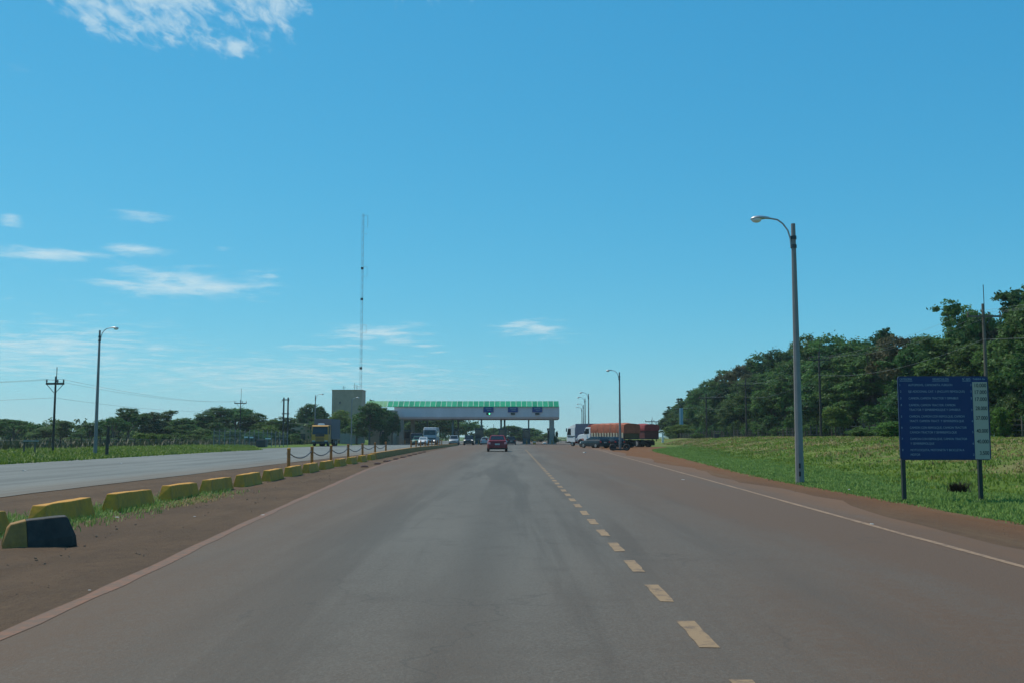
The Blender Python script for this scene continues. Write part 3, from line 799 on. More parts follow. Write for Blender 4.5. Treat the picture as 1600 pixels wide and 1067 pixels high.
for i in range(9): MB().box((W * i / 8, -.03, 1.0), (.14, .18, 2.05)).build('pier', mt_conc, t)
t = thing('cream_wall', 'short cream garden wall beside the first beige canopy column', 'wall', (at(608, 690, 197).x, 197, gz1(-24, 197)))
MB().box((1.0, 0, .8), (2.0, .2, 1.6)).build('wall_body', mt_tan2, t); MB().box((1.0, 0, 1.65), (2.1, .3, .1)).build('coping', mt_conc, t)

# ------------------------------------------------------------------ radio mast
mp_ = at(562.5, 690, 218)
t = thing('radio_mast', 'very tall thin lattice radio mast with loop antennas rising behind the tan block', 'radio mast', (mp_.x, 218, gz1(mp_.x, 218)))
mh = at(562, 335, 218).z - gz1(mp_.x, 218)
legs = [(.26 * math.cos(a), .26 * math.sin(a)) for a in (R(90), R(210), R(330))]
for a in legs: MB().tube([(a[0], a[1], 0), (a[0], a[1], mh)], .024, 5).build('leg', mt_mast, t)
m = MB(); z, i = .5, 0
while z < mh - .5:
    for q in range(3):
        a, b = legs[q], legs[(q + 1) % 3]
        m.tube([(a[0], a[1], z), (b[0], b[1], z + .9 * (1 if i % 2 else .0))], .010, 4, False)
        m.tube([(a[0], a[1], z), (b[0], b[1], z)], .009, 4, False)
    z += .9; i += 1
stuff(m.build('lattice', mt_mast, t))
for py0, py1 in ((337, 355), (417, 432), (508, 520)):
    z0, z1 = (at(562, p, 218).z - gz1(mp_.x, 218) for p in (py1, py0))
    MB().tube([(.2, 0, z0), (1.05, 0, z0), (1.05, 0, z1), (.2, 0, z1)], .035, 5).build('loop_antenna', mt_mast, t)
for py in (366,):
    z0 = at(562, py, 218).z - gz1(mp_.x, 218)
    MB().tube([(.2, 0, z0), (1.0, 0, z0)], .03, 5).build('side_arm', mt_mast, t)
for py in (420, 468, 575):
    z0 = at(562, py, 218).z - gz1(mp_.x, 218)
    MB().box((0, -.3, z0), (.55, .3, .5)).build('beacon_box', mt_dkmetal, t)

# ------------------------------------------------------------------ street lamps
def lamp(name, label, x, y, top_px, toward, h=None, rx=0, seed=0):
    z0 = gz1(x, y) - .06
    H = (at(0, top_px, y).z - z0) if h is None else h
    t = thing(name, label, 'street lamp', (x, y, z0), 0 if toward < 0 else math.pi, 'concrete street lamps along the road')
    m = MB(); n = 8
    rs = []
    for k in range(9):
        f = k / 8
        r_ = .125 * (1 - f) + .062 * f
        rs.append([(r_ * math.cos(2 * math.pi * (i + .5) / n), r_ * math.sin(2 * math.pi * (i + .5) / n), f * H) for i in range(n)])
    m.rings(rs); m.build('pole', mt_conc_pole, t)
    for zz in (H - .42, H - .68): MB().tube([(0, 0, zz - .05), (0, 0, zz + .05)], .088, 10).build('clamp_band', mt_dkmetal, t)
    for zz in (.35, .58): MB().box((-.03, -.118, zz), (.05, .02, .14)).build('cable_slot', mt_black, t)
    pts = [(-.075, 0, H - .72), (-.09, 0, H - .45), (-.16, 0, H - .2), (-.30, 0, H + .0), (-.46, 0, H + .12), (-.68, 0, H + .16), (-.82, 0, H + .165)]
    a = MB().tube(pts, .026, 8).build('arm', mt_galv, t, True)
    m = MB()   # cobra head: narrow neck, wider hood
    rs = []
    for xx, hw, hz, zc in ((-.70, .045, .04, .165), (-.78, .06, .05, .17), (-.86, .10, .06, .17), (-1.0, .14, .075, .165), (-1.13, .13, .07, .155), (-1.22, .08, .05, .14), (-1.25, .03, .02, .135)):
        rs.append([(xx, hw * math.cos(q), H + zc + hz * max(math.sin(q), -.35)) for q in [2 * math.pi * i / 14 for i in range(14)]])
    m.rings(rs); hd = m.build('lamp_head', mt_galv, t, True)
    MB().ball((-1.08, 0, H + .13), (.155, .125, .10), 14, 10).build('lamp_bowl', mt_lens, hd, True)
    return t
lamp('street_lamp', 'tall concrete street lamp close beside the tariff sign, its base in the grass', at(1250, 753, 28.8).x, 28.8, 350, -1)
lamp('street_lamp', 'street lamp rising in front of the orange tarpaulin truck', at(969, 702, 93).x, 93, 581, -1)
for i, (px, tp, Y, lab) in enumerate(((920, 614.7, 140, 'first street lamp of the far cluster, behind the white box truck'), (914.5, 622, 158, 'second street lamp of the far cluster, taller of the middle pair'), (911.8, 632, 188, 'third street lamp of the far cluster, lower of the middle pair'), (909.5, 637, 208, 'lowest and farthest street lamp of the far cluster beside the canopy'))):
    lamp('street_lamp', lab, at(px, 690, Y).x, Y, tp, -1)
lamp('street_lamp', 'street lamp on the grass across the opposite road, arm towards the road', at(148.5, 711, 66).x, 66, 516.5, 1)
lamp('street_lamp', 'street lamp rising from the round tree behind the yellow truck', at(491.5, 697, 150).x, 150, 617, 1)
lamp('street_lamp', 'street lamp standing before the tan block', at(548.8, 697, 168).x, 168, 622, 1)
lamp('street_lamp', 'tiny street lamp seen beyond the canopy, above the red car', at(784, 690, 262).x, 262, 651, -1)

# ------------------------------------------------------------------ utility poles and their wires
def upole(name, label, x, y, top, arm=2.4, rod=1.2, arm_drop=.9, r=.13, armrot=0.0, mt=mt_wood, transformer=False):
    z0 = gz1(x, y) - .1; H = top - z0
    t = thing(name, label, 'utility pole', (x, y, z0), armrot, 'utility poles')
    MB().tube([(0, 0, 0), (0, 0, H * .5), (0, 0, H)], [r, r * .85, r * .68], 10).build('pole', mt, t)
    if rod: MB().tube([(r * .6, 0, H - .4), (r * .6, 0, H + rod)], .025, 6).build('lightning_rod', mt_dkmetal, t)
    if arm:
        a = MB().box((0, -r * .9, H - arm_drop), (arm, .11, .13)).build('crossarm', mt, t)
        for q in (-.47, .14, .47): MB().tube([(q * arm, -r * .9, H - arm_drop + .06), (q * arm, -r * .9, H - arm_drop + .16), (q * arm, -r * .9, H - arm_drop + .30)], [.03, .06, .04], 8).build('insulator', mt_ceram, a)
        for s in (-1, 1): MB().tube([(s * .55, -r * .9, H - arm_drop - .05), (s * r * .7, -r * .9, H - arm_drop - .6)], .022, 5).build('brace', mt_dkmetal, t)
    return Vector((x, y, z0 + H - arm_drop + .3))
def wire(name, label, pts, sag, r=.014, group=None):
    P = []
    for a, b in zip(pts[:-1], pts[1:]):
        a, b = Vector(a), Vector(b)
        for k in range(16):
            f = k / 16; p = a.lerp(b, f); p.z -= sag * 4 * f * (1 - f); P.append(p)
    P.append(Vector(pts[-1]))
    return tag(MB().tube(P, r, 4, False).build(name, mt_wire), label, 'wire', group)
UX = 33.0
ptops = []
for px, tp, lab, rod in ((1541.5, 475, 'utility pole with a tall rod standing close behind the tariff sign', 1.35), (1281, 549, 'slim utility pole against the forest, seen beside the near street lamp', .5), (1165, 592, 'utility pole with a wide bare crossarm against the middle of the forest', 0), (1103, 614, 'utility pole half lost against dark trees near the forest end', 0), (1063, 632, 'farthest utility pole, in front of the tall blue sign', 0)):
    Y = UX * F_PX / (px - CX)
    ptops.append(upole('utility_pole', lab, UX, Y, at(px, tp, Y).z, rod=rod, armrot=R(0), mt=mt_wood if px > 1500 else mt_wood_dk, r=.14))
first = [ptops[0] + Vector((2, -38, .2))] + ptops
for q, off in ((-.47, 'roadside'), (.14, 'middle'), (.47, 'forest side')):
    wire('power_line', f'thin {off} wire running along the forest poles', [p + Vector((q * 2.4, -.12, 0)) for p in first], .7, .006, 'wires on the forest poles')
wire('power_line', 'lower sagging cable on the forest poles below the crossarms', [p + Vector((-.15, -.1, -1.9)) for p in first], .9, .008, 'wires on the forest poles')
lp = []
for px, tp, lab, rod, Y in ((83, 587.5, 'utility pole with crossarm and rod by the wire fence on the opposite verge', 2.4 * .26, 67), (374.5, 624, 'thin utility pole with crossarm rising from the trees behind the mesh fence', 1.6, 140)):
    x = at(px, 690, Y).x
    lp.append(upole('utility_pole', lab, x, Y, at(px, tp, Y).z, arm=at(98, 600, 67).x - at(70, 600, 67).x if Y < 100 else 1.7, rod=rod, arm_drop=.5, r=.085, mt=mt_wood_dk))
first = [lp[0] + Vector((-30, -3, .25))] + lp
wire('power_line', 'upper wire on the poles across the opposite road', [p + Vector((-.5, -.1, 0)) for p in first], .6, .008, 'wires across the opposite road')
wire('power_line', 'second upper wire on the poles across the opposite road, nearer the road', [p + Vector((.5, -.1, 0)) for p in first], .6, .008, 'wires across the opposite road')
wire('power_line', 'lower telephone cable below the crossarms across the opposite road', [p + Vector((0, -.1, -1.25)) for p in first], .5, .008, 'wires across the opposite road')
x = at(445.5, 690, 148).x; Y = 148
t = thing('twin_pole', 'pair of dark upright poles joined by crossbars beside the low tan building', 'utility pole', (x, Y, gz1(x, Y)))
H = at(445, 620.5, Y).z - gz1(x, Y)
for s in (-1, 1): MB().tube([(s * .32, 0, -.1), (s * .32, 0, H)], [.15, .11], 9).build('pole', mt_wood_dk, t)
for zz in (H - .35, H - 2.4): MB().box((0, -.13, zz), (1.1, .1, .14)).build('crossbar', mt_wood_dk, t)
MB().tube([(-.35, 0, H - .3), (-.8, 0, H - .75)], .03, 5).build('stay_arm', mt_dkmetal, t)
x = at(1029, 690, 165).x
upole('utility_pole', 'small distant pole with crossarm above the dark red trailer', at(1019, 690, 175).x, 175, at(0, 655, 175).z, 2.4, .5, .35, .1, mt=mt_wood_dk)
MB2 = upole('utility_pole', 'short distant pole beside the end of the dark red trailer', at(1025.5, 690, 172).x, 172, at(0, 658, 172).z, 0, 0, .1, .1, mt=mt_wood_dk)
# far slender posts beyond the plaza, seen under the canopy
for px, tp, lab in ((771.5, 662, 'slender far pole under the canopy, just above the red car roof'), (794.5, 662.5, 'slender far pole under the canopy beside the twin columns')):
    upole('utility_pole', lab, at(px, 690, 270).x, 270, at(0, tp, 270).z, 0, 0, .1, .09, mt=mt_wood_dk)

# ------------------------------------------------------------------ tariff sign
SY = 21.0
sx0, sx1 = at(1405, 650, SY).x, at(1545, 650, SY).x
sz0, sz1 = at(1475, 718, SY).z, at(1475, 587.2, SY).z
SW, SH = sx1 - sx0, sz1 - sz0
g0 = gz1((sx0 + sx1) / 2, SY)
sign = thing('tariff_sign', 'big navy tariff board with white price column on two posts', 'sign', ((sx0 + sx1) / 2, SY, g0), R(-1.2))
def rrect(w, h, r, n=6):
    P = []
    for cx__, cz__, a0 in ((w / 2 - r, h / 2 - r, 0), (-w / 2 + r, h / 2 - r, 90), (-w / 2 + r, -h / 2 + r, 180), (w / 2 - r, -h / 2 + r, 270)):
        for k in range(n + 1):
            a = R(a0 + 90 * k / n); P.append((cx__ + r * math.cos(a), cz__ + r * math.sin(a)))
    return P
zc = (sz0 + sz1) / 2 - g0
def slab(w, h, r, y0, y1, dz=0): return MB().rings([[(x, y0, zc + dz + z) for x, z in rrect(w, h, r)], [(x, y1, zc + dz + z) for x, z in rrect(w, h, r)]])
slab(SW, SH, .06, -.012, .03).build('frame', mt_signframe, sign)
slab(SW - .05, SH - .05, .045, -.018, -.010).build('face', mt_signblue, sign)
def lx(zx): return (zx - 40) / 1060 * SW - SW / 2
def lz(zy): return zc + SH / 2 - (zy - 50) / 1005 * SH
pa, pb, pc, pd = lx(912), lx(1083), lz(1046), lz(121)
MB().box(((pa + pb) / 2, -.021, (pc + pd) / 2), (pb - pa, .006, pd - pc)).build('price_column', mt_signwhite, sign)
for px in (1414, 1533):
    xx = at(px, 740, SY).x - (sx0 + sx1) / 2
    MB().box((xx, .07, (sz1 - g0 - .1 - .35) / 2 - .1), (.075, .075, sz1 - g0 - .1 + .15)).build('post', mt_signpost, sign)
for zz in (-.5, .5): MB().box((0, .045, zc + zz * SH * .6), (SW - .1, .03, .05)).build('rail', mt_signpost, sign)
def lettering(txt, x0, x1, zy, cap, mat, yoff, bold=0.0, fit=True):
    cu = bpy.data.curves.new('lettering', 'FONT'); cu.body = txt; cu.size = 1.0; cu.extrude = .002; cu.offset = bold
    ob = bpy.data.objects.new('lettering', cu); COL.objects.link(ob)
    dg = bpy.context.evaluated_depsgraph_get(); dg.update()
    me = bpy.data.meshes.new_from_object(ob.evaluated_get(dg))
    bpy.data.objects.remove(ob); bpy.data.curves.remove(cu)
    n = len(me.vertices); co = np.empty(n * 3); me.vertices.foreach_get('co', co); co = co.reshape(-1, 3)
    a, b = co.min(0), co.max(0)
    w, h = lx(x1) - lx(x0), cap / 1005 * SH
    s = h / .73
    sx = w / (b[0] - a[0]) if fit else s
    out = np.stack([lx(x0) + (co[:, 0] - a[0]) * sx, yoff - co[:, 2], lz(zy) - h / 2 + co[:, 1] * s], -1)
    me.vertices.foreach_set('co', out.ravel()); me.update()
    me.materials.clear()
    return finish(me, 'lettering', mat, sign, False, 0)
LINES = [('CATEGORIA', 60, 205, 84), ('VEHICULOS', 445, 637, 84), ('N\u00b0 EJES', 797, 892, 84),
         ('AUTOMOVIL, CAMIONETA, FURGON', 160, 677, 155), ('EJE ADICIONAL CAT. 1 (INCLUYE REMOLQUE)', 160, 820, 233), ('CAMION, CAMION TRACTOR Y OMNIBUS', 160, 742, 315),
         ('CAMION, CAMION TRACTOR, CAMION', 160, 702, 397), ('TRACTOR Y SEMIRREMOLQUE Y OMNIBUS', 160, 760, 453),
         ('CAMION, CAMION CON REMOLQUE, CAMION', 160, 806, 533), ('TRACT. CAMION TRACT. Y SEMIRREMOLQUE', 160, 797, 588),
         ('CAMION CON REMOLQUE, CAMION TRACTOR', 160, 826, 667), ('CAMION TRACTOR Y SEMIRREMOLQUE', 160, 706, 724),
         ('CAMION CON REMOLQUE, CAMION TRACTOR', 160, 826, 802), ('Y SEMIRREMOLQUE', 160, 440, 857),
         ('MOTOCICLETA, MOTONETA Y BICICLETA A', 160, 787, 935), ('MOTOR', 160, 270, 990)]
for s_, a, b, y_ in LINES: lettering(s_, a, b, y_, 27, mt_letter, -.0185)
lettering('TARIFA Gs.', 920, 1068, 84, 24, mt_letter, -.0185)
for a, b in ((60, 210), (445, 640), (797, 895)): MB().box(((lx(a) + lx(b)) / 2, -.0195, lz(108)), (lx(b) - lx(a), .003, .009)).build('underline', mt_letter, sign)
for i, y_ in enumerate((155, 233, 315, 395, 535, 665, 802, 935)): lettering(str(i + 1), 60, 70, y_, 26, mt_letter, -.0185, fit=False)
for c_, y_ in (('2', 155), ('3', 233), ('2', 315), ('3', 455), ('4', 590), ('5', 720), ('6', 857), ('2', 990)): lettering(c_, 888, 900, y_, 26, mt_letter, -.0185, fit=False)
for p_, y_ in (('10.000', 160), ('17.000', 241), ('17.000', 325), ('28.000', 435), ('37.000', 550), ('40.000', 705), ('40.000', 832), ('3.500', 968)):
    lettering(p_, 938 if len(p_) > 5 else 966, 1074, y_, 46, mt_digit, -.0245, .012)

# ------------------------------------------------------------------ kerb blocks, chain posts
def xrow(y): return float(np.interp(y, [0, 24, 40, 68, 130, 170], [-7.05, -7.10, -7.5, -7.95, -8.5, -8.9]))
def y_at_px(px, f=xrow):
    y = 20.0
    for _ in range(30): y = -f(y) * F_PX / (CX - px)
    return y
def kerb_mesh(L, w0=.32, w1=.20, h=.325, e=.10, seed=0):
    r_ = random.Random(seed); m = MB(); rs = []
    j = lambda s=.012: r_.uniform(-s, s)
    for f, ins in ((0, 0), (.0, e), (.33, e), (.67, e), (1, e), (1, 0)):
        pass
    N = 6
    rs = []
    for k in range(N + 1):
        f = k / N
        yb_ = -L / 2 + L * f; yt_ = -L / 2 + e + (L - 2 * e) * f
        rs.append([(-w0 / 2 + j(), yb_ + j(), -.05), (w0 / 2 + j(), yb_ + j(), -.05), (w0 / 2 - .02 + j(), yb_ * .985 + j(), h * .25), (w1 / 2 + j(), yt_ + j(), h + j(.007)), (-w1 / 2 + j(), yt_ + j(), h + j(.007)), (-w0 / 2 + .02 + j(), yb_ * .985 + j(), h * .25)])
    return m.rings(rs)
ords = ['first', 'second', 'third', 'fourth', 'fifth', 'sixth', 'seventh', 'eighth', 'ninth', 'tenth', 'eleventh', 'twelfth', 'thirteenth', 'fourteenth', 'fifteenth']
PXR = [(-70, 28), (50, 157), (166, 248), (252, 317), (319, 370), (371.5, 413), (413.5, 447.5), (448, 476), (476, 502), (502, 524.5), (525, 543.5), (544, 560.5), (561, 575.5), (576, 589)]
extra_txt = ['cut by the photo edge', 'behind the half black block', 'with grass at its foot', 'with grass tufts at its near end', 'just past the grass', 'before the chain posts begin', 'just before the first chain post', 'below the first chain post', 'below the first chain', 'below the second chain post', 'below the third chain post', 'below the fourth chain post', 'near the fifth chain post', 'last before the long kerb']
for i, (a, b) in enumerate(PXR):
    ya, yb2 = y_at_px(a, lambda q: xrow(q) - .30), y_at_px(b)
    if i >= 4: ya = y_at_px(a, lambda q: xrow(q) - .24)
    pa_, pb_ = Vector((xrow(ya) - .15, ya, 0)), Vector((xrow(yb2) - .15, yb2, 0))
    L = (pb_ - pa_).length - (-.02 if i < 4 else .0)
    ang = math.atan2(-(pb_.x - pa_.x), pb_.y - pa_.y) + rng.uniform(-.012, .012)
    o = kerb_mesh(L, seed=i).build('kerb_block', mt_yellow, None, False, .012)
    o.location = ((pa_ + pb_) / 2).to_tuple()[:2] + (.012,)
    o.rotation_euler = (rng.uniform(-.01, .01), rng.uniform(-.015, .015), ang)
    tag(o, f'yellow concrete kerb block, {ords[i]} in the median row, {extra_txt[i]}', 'kerb block', 'yellow kerb blocks on the median')
# displaced block, half ochre, half black
bp = at(60, 848, 12.75)
t = thing('kerb_block', 'displaced concrete block, ochre at one end and black otherwise, before the yellow row', 'kerb block', (-5.98, 12.75, .0), R(-62))
t.rotation_euler = (R(5), 0, R(-62)); t.scale = (1, .72, .95)
for nm_, mt_, st_ in (('ochre_part', mt_ochre, [(-.50, -.60, .80), (-.44, -.48, .92), (-.20, -.20, 1.0)]), ('black_part', mt_black, [(-.20, -.20, 1.0), (.05, .05, 1.0), (.30, .30, 1.0), (.44, .50, .98), (.47, .58, .9)])):
    rs = [[(-.22 * hs, yb_, -.04), (.22 * hs, yb_, -.04), (.21 * hs, yb_, .10), (.14 * hs + rng.uniform(-.01, .01), yt_, .37 * hs), (-.14 * hs + rng.uniform(-.01, .01), yt_, .37 * hs), (-.21 * hs, yb_, .10)] for yt_, yb_, hs in st_]
    MB().rings(rs).build(nm_, mt_, t, False, .015)
# long low kerb to the plaza
m = MB(); rs = []
ys_ = np.linspace(y_at_px(589.5), y_at_px(716), 60)
for y in ys_:
    xx = xrow(y) - .2; zz = float(drop(y)) + .012; f = rng.uniform(-.01, .01)
    rs.append([(xx + .22, y, zz - .04), (xx + .2, y, zz + .1), (xx + .14 + f, y, zz + .36), (xx - .14 + f, y, zz + .36), (xx - .2, y, zz + .1), (xx - .22, y, zz - .04)])
tag(m.rings(rs).build('median_kerb', mt_kerb_end), 'long low yellowish concrete kerb tapering away to the toll canopy', 'kerb')
PXP = [453.4, 489.4, 519, 545.7, 568, 587.5, 604, 643, 651, 658, 665, 670.2, 675.6, 680.2, 684.2, 687.7, 690.8]
xp = lambda y: xrow(y) - .62
tops = []
plab = ['thickest chain post with a yellow top, first of the row', 'chain post second in the row, before the yellow truck', 'chain post third in the row, past the yellow truck', 'chain post fourth in the row, before the panel wall', 'chain post fifth in the row', 'chain post sixth in the row, before the toll office', 'chain post seventh in the row, last with a chain']
post0 = None
for i, px in enumerate(PXP):
    y = y_at_px(px, xp); x = xp(y); z0 = float(drop(y)) + .01
    lab = 'orange brown ' + plab[i] if i < 7 else f'short orange brown post on the far kerb, {ords[i - 7]} after the gap'
    if i < 2:
        post0 = thing('chain_post', lab, 'post', (x, y, z0), 0, 'chain posts along the median')
        MB().tube([(0, 0, -.1), (0, 0, .86)], .062, 12).build('shaft', mt_postp, post0, True)
        MB().tube([(0, 0, .86), (0, 0, .915), (0, 0, .93)], [.068, .068, .03], 12).build('cap', mt_yellow if i == 0 else mt_postp, post0, True)
        MB().tube([(-.06, .0, .78), (-.10, 0, .74), (-.06, 0, .70)], .008, 6).build('chain_eye', mt_chain, post0)
        o = post0
    else:
        o = copy_tree(post0, (x, y, z0), rng.uniform(-.2, .2), lab)
        o.rotation_euler = (rng.uniform(-.02, .02), rng.uniform(-.02, .02), 0)
    tops.append(Vector((x, y, z0 + .76)))
for i in range(6):
    a, b = tops[i], tops[i + 1]
    m = MB(); n = 44
    P = [a.lerp(b, k / n) - Vector((0, 0, (.24 if i != 4 else .2) * 4 * (k / n) * (1 - k / n))) for k in range(n + 1)]
    t = (b - a).normalized()
    for k in range(n):      # links, alternately flat and upright
        c_ = (P[k] + P[k + 1]) / 2; d = (P[k + 1] - P[k]); u = d.normalized()
        s_ = Vector((1, 0, 0)) if k % 2 else Vector((0, 0, 1))
        s_ = (s_ - u * s_.dot(u)).normalized() * .022
        h_ = d * .62
        m.tube([c_ - h_ - s_ * .3, c_ - h_ * .6 - s_, c_ + h_ * .6 - s_, c_ + h_ - s_ * .3, c_ + h_ + s_ * .3, c_ + h_ * .6 + s_, c_ - h_ * .6 + s_, c_ - h_ + s_ * .3, c_ - h_ - s_ * .3], .0075, 4, False)
    tag(m.build('chain', mt_chain), f'sagging chain hung between the {ords[i]} and {ords[i + 1]} orange posts', 'chain', 'chains of the median posts')
# brown road studs beside the kerb
stud0 = None
for i, (px, py) in enumerate([(571, 729), (591, 724.5), (606, 720.6), (620, 717), (631.5, 714.3), (641, 711.9), (649, 709.4), (656.8, 707.6), (663, 706)]):
    y = CAM_H * F_PX / (py - HORIZON); x = (px - CX) * y / F_PX
    lab = f'flat dark brown road stud on the dirt beside the road, {ords[i]} from the near end'
    if stud0 is None:
        m = MB().box((0, 0, .035), (.34, .62, .07), .75, .8)
        stud0 = m.build('road_stud', mt_stud, None, False, .015); tag(stud0, lab, 'road stud', 'road studs along the median edge'); o = stud0
    else:
        o = stud0.copy(); COL.objects.link(o); o['label'] = lab
    o.location = (x, y, .024 + float(drop(y))); o.rotation_euler = (0, 0, rng.uniform(-.1, .2))

# ------------------------------------------------------------------ vehicles (local frame: forward +Y, right +X, wheels on z = 0)
def wheel(parent, x, y, r, w, rim=None, dual=False):
    rim = rim or mt_rim
    s = 1 if x > 0 else -1
    m = MB()
    prof = [(-w / 2, r * .72), (-w / 2, r * .93), (-w * .36, r), (w * .36, r), (w / 2, r * .93), (w / 2, r * .72)]
    n = 20
    m.rings([[(x + a, y + q * math.cos(2 * math.pi * k / n), r + q * math.sin(2 * math.pi * k / n)) for k in range(n)] for a, q in prof], True)
    t = m.build('wheel', mt_rubber, parent, True)
    xo = x + s * (w / 2 + .004)
    m = MB(); k2 = 16
    ring = lambda xx, q: [(xx, y + q * math.cos(2 * math.pi * k / k2), r + q * math.sin(2 * math.pi * k / k2)) for k in range(k2)]
    d = -s * (.10 if dual else .03)
    m.rings([ring(xo, r * .62), ring(xo, r * .56), ring(xo + d, r * .48), ring(xo + d, r * .2), ring(xo + s * .02, r * .17), ring(xo + s * .02, r * .05)])
    m.build('rim', rim, t, True)
    for k in range(5):
        a = 2 * math.pi * k / 5
    return t
def loft_body(st):
    """stations: (y, half width, z bottom, z shoulder, z top)"""
    rs = []
    for y, hw, zb, zs, zt in st:
        rs.append([(-hw * .86, y, zb), (hw * .86, y, zb), (hw * .97, y, zb + .08), (hw, y, zb + (zs - zb) * .55), (hw * .965, y, zs), (hw * .84, y, zt), (-hw * .84, y, zt), (-hw * .965, y, zs), (-hw, y, zb + (zs - zb) * .55), (-hw * .97, y, zb + .08)])
    return MB().rings(rs)
def inset(q, a, b=None):
    q = [Vector(p) for p in q]; b = a if b is None else b
    def P(u, v): return q[0].lerp(q[1], u).lerp(q[3].lerp(q[2], u), v)
    return [P(a, b), P(1 - a, b), P(1 - a, 1 - b), P(a, 1 - b)]
def car(name, label, cat, loc, rz, paint, L=4.1, W=1.68, H=1.42, kind='sedan', lit=None, tail=None, glass=None, group=None):
    glass = glass or mt_glass
    t = thing(name, label, cat, loc, rz, group)
    hw, h = W / 2, L / 2
    belt = H * .62
    if kind == 'sedan':
        st = [(-h, hw * .80, .34, .60, .72), (-h + .10, hw * .93, .28, .80, .90), (-h + .35, hw * .98, .22, .84, .96), (-h + 1.0, hw, .20, .86, .97), (0, hw, .20, .85, .93), (.62, hw, .20, .83, .92), (h - 1.0, hw * .99, .2, .76, .88), (h - .35, hw * .95, .22, .68, .79), (h - .08, hw * .88, .26, .60, .68), (h, hw * .78, .34, .52, .58)]
        cb = (-h + .42, .75, hw * .84); ct = (-h + .98, .02, hw * .66); zb = .93
    elif kind == 'hatch':
        st = [(-h, hw * .86, .34, .70, .84), (-h + .10, hw * .96, .28, .84, .96), (-h + .5, hw, .22, .86, .98), (0, hw, .20, .86, .96), (.55, hw, .20, .85, .95), (h - .95, hw * .99, .2, .78, .90), (h - .3, hw * .94, .22, .68, .80), (h, hw * .80, .32, .54, .60)]
        cb = (-h + .10, .72, hw * .85); ct = (-h + .48, .05, hw * .70); zb = .95
    else:   # tall (suv / pickup cab / van)
        k_ = H / 1.75
        st = [(-h, hw * .88, .40 * k_, .92 * k_, 1.02 * k_), (-h + .12, hw * .97, .34, 1.0 * k_, 1.10 * k_), (0, hw, .30, 1.02 * k_, 1.11 * k_), (.7, hw, .30, 1.02 * k_, 1.11 * k_), (h - .9, hw * .99, .30, .98 * k_, 1.06 * k_), (h - .2, hw * .95, .32, .9 * k_, .98 * k_), (h, hw * .85, .40, .74 * k_, .80 * k_)]
        cb = (-h + .10, .85, hw * .86); ct = (-h + .35, .25, hw * .74); zb = 1.08 * k_
    loft_body(st).build('body', paint, t, True)
    y0, y1, w0 = cb; a0, a1, w1 = ct
    B = [(-w0, y0, zb), (w0, y0, zb), (w0, y1, zb), (-w0, y1, zb)]; T = [(-w1, a0, H - .03), (w1, a0, H - .03), (w1, a1, H - .03), (-w1, a1, H - .03)]
    Rr = [(-w1 * .8, a0 + .12, H), (w1 * .8, a0 + .12, H), (w1 * .8, a1 - .12, H), (-w1 * .8, a1 - .12, H)]
    MB().rings([B, T, Rr]).build('cabin', paint, t)
    rear = [B[0], B[1], T[1], T[0]]; front = [B[2], B[3], T[3], T[2]]; lft = [B[3], B[0], T[0], T[3]]; rgt = [B[1], B[2], T[2], T[1]]
    MB().plate(inset(rear, .07, .10), .012).build('rear_window', glass, t)
    MB().plate(inset(front, .06, .08), .012).build('windscreen', glass, t)
    for q in (lft, rgt):
        q = inset(q, .05, .13); q = [Vector(p) for p in q]
        m1 = [q[0], q[0].lerp(q[1], .48), q[3].lerp(q[2], .48), q[3]]; m2 = [q[0].lerp(q[1], .53), q[1], q[2], q[3].lerp(q[2], .53)]
        for z in (m1, m2): MB().plate(z, .012).build('side_window', glass, t)
    zl = st[1][3] - .10
    for s in (-1, 1):
        MB().box((s * hw * .78, -h + .05, zl), (hw * .26, .14, .17), .9, .7).build('tail_light', tail or mt_tail, t, bevel=.02)
        MB().box((s * hw * .70, h - .16, st[-2][3] - .04), (hw * .34, .18, .15), .9, .6).build('headlight', lit or mt_headl_off, t, bevel=.02)
        MB().box((s * (hw + .06), y1 - .35, zb + .06), (.16, .08, .12), .9).build('mirror', paint, t, bevel=.02)
        MB().box((s * hw * 1.005, -.1, zb - .17), (.02, .16, .03)).build('door_handle', mt_plastic, t)
    MB().box((0, -h + .02, .42), (W * .90, .20, .20), .97, .8).build('rear_bumper', mt_plastic if kind == 'tall' else paint, t, bevel=.03)
    MB().box((0, h - .03, .40), (W * .84, .18, .18), .97, .8).build('front_bumper', mt_plastic, t, bevel=.03)
    MB().box((0, h - .005, .58 if kind != 'tall' else .72), (W * .42, .05, .10)).build('grille', mt_plastic, t)
    MB().box((0, -h - .015, zl - .08), (.40, .02, .13)).build('number_plate', mt_plate, t)
    MB().box((0, a0 + .04, H - .02), (.28, .05, .03)).build('brake_light', tail or mt_tail, t)
    MB().box((0, -h + .12, .27), (W * .8, .2, .14)).build('underbody', mt_plastic, t)
    for s in (-1, 1):
        for yy in (-h + .78, h - .82): wheel(t, s * (hw - .10), yy, .30 if kind != 'tall' else .36, .19)
    return t
def gput(px, Y, dz=.03, x=None):
    x = at(px, 690, Y).x if x is None else x
    return (x, Y, float(drop(Y)) + dz)

# red car ahead
car('red_car', 'dark red saloon car driving ahead alone in the middle of the road', 'car', gput(777, 84, .031), R(1.0), mt_red, 4.0, 1.70, 1.36, 'sedan', tail=mt_tail_on)
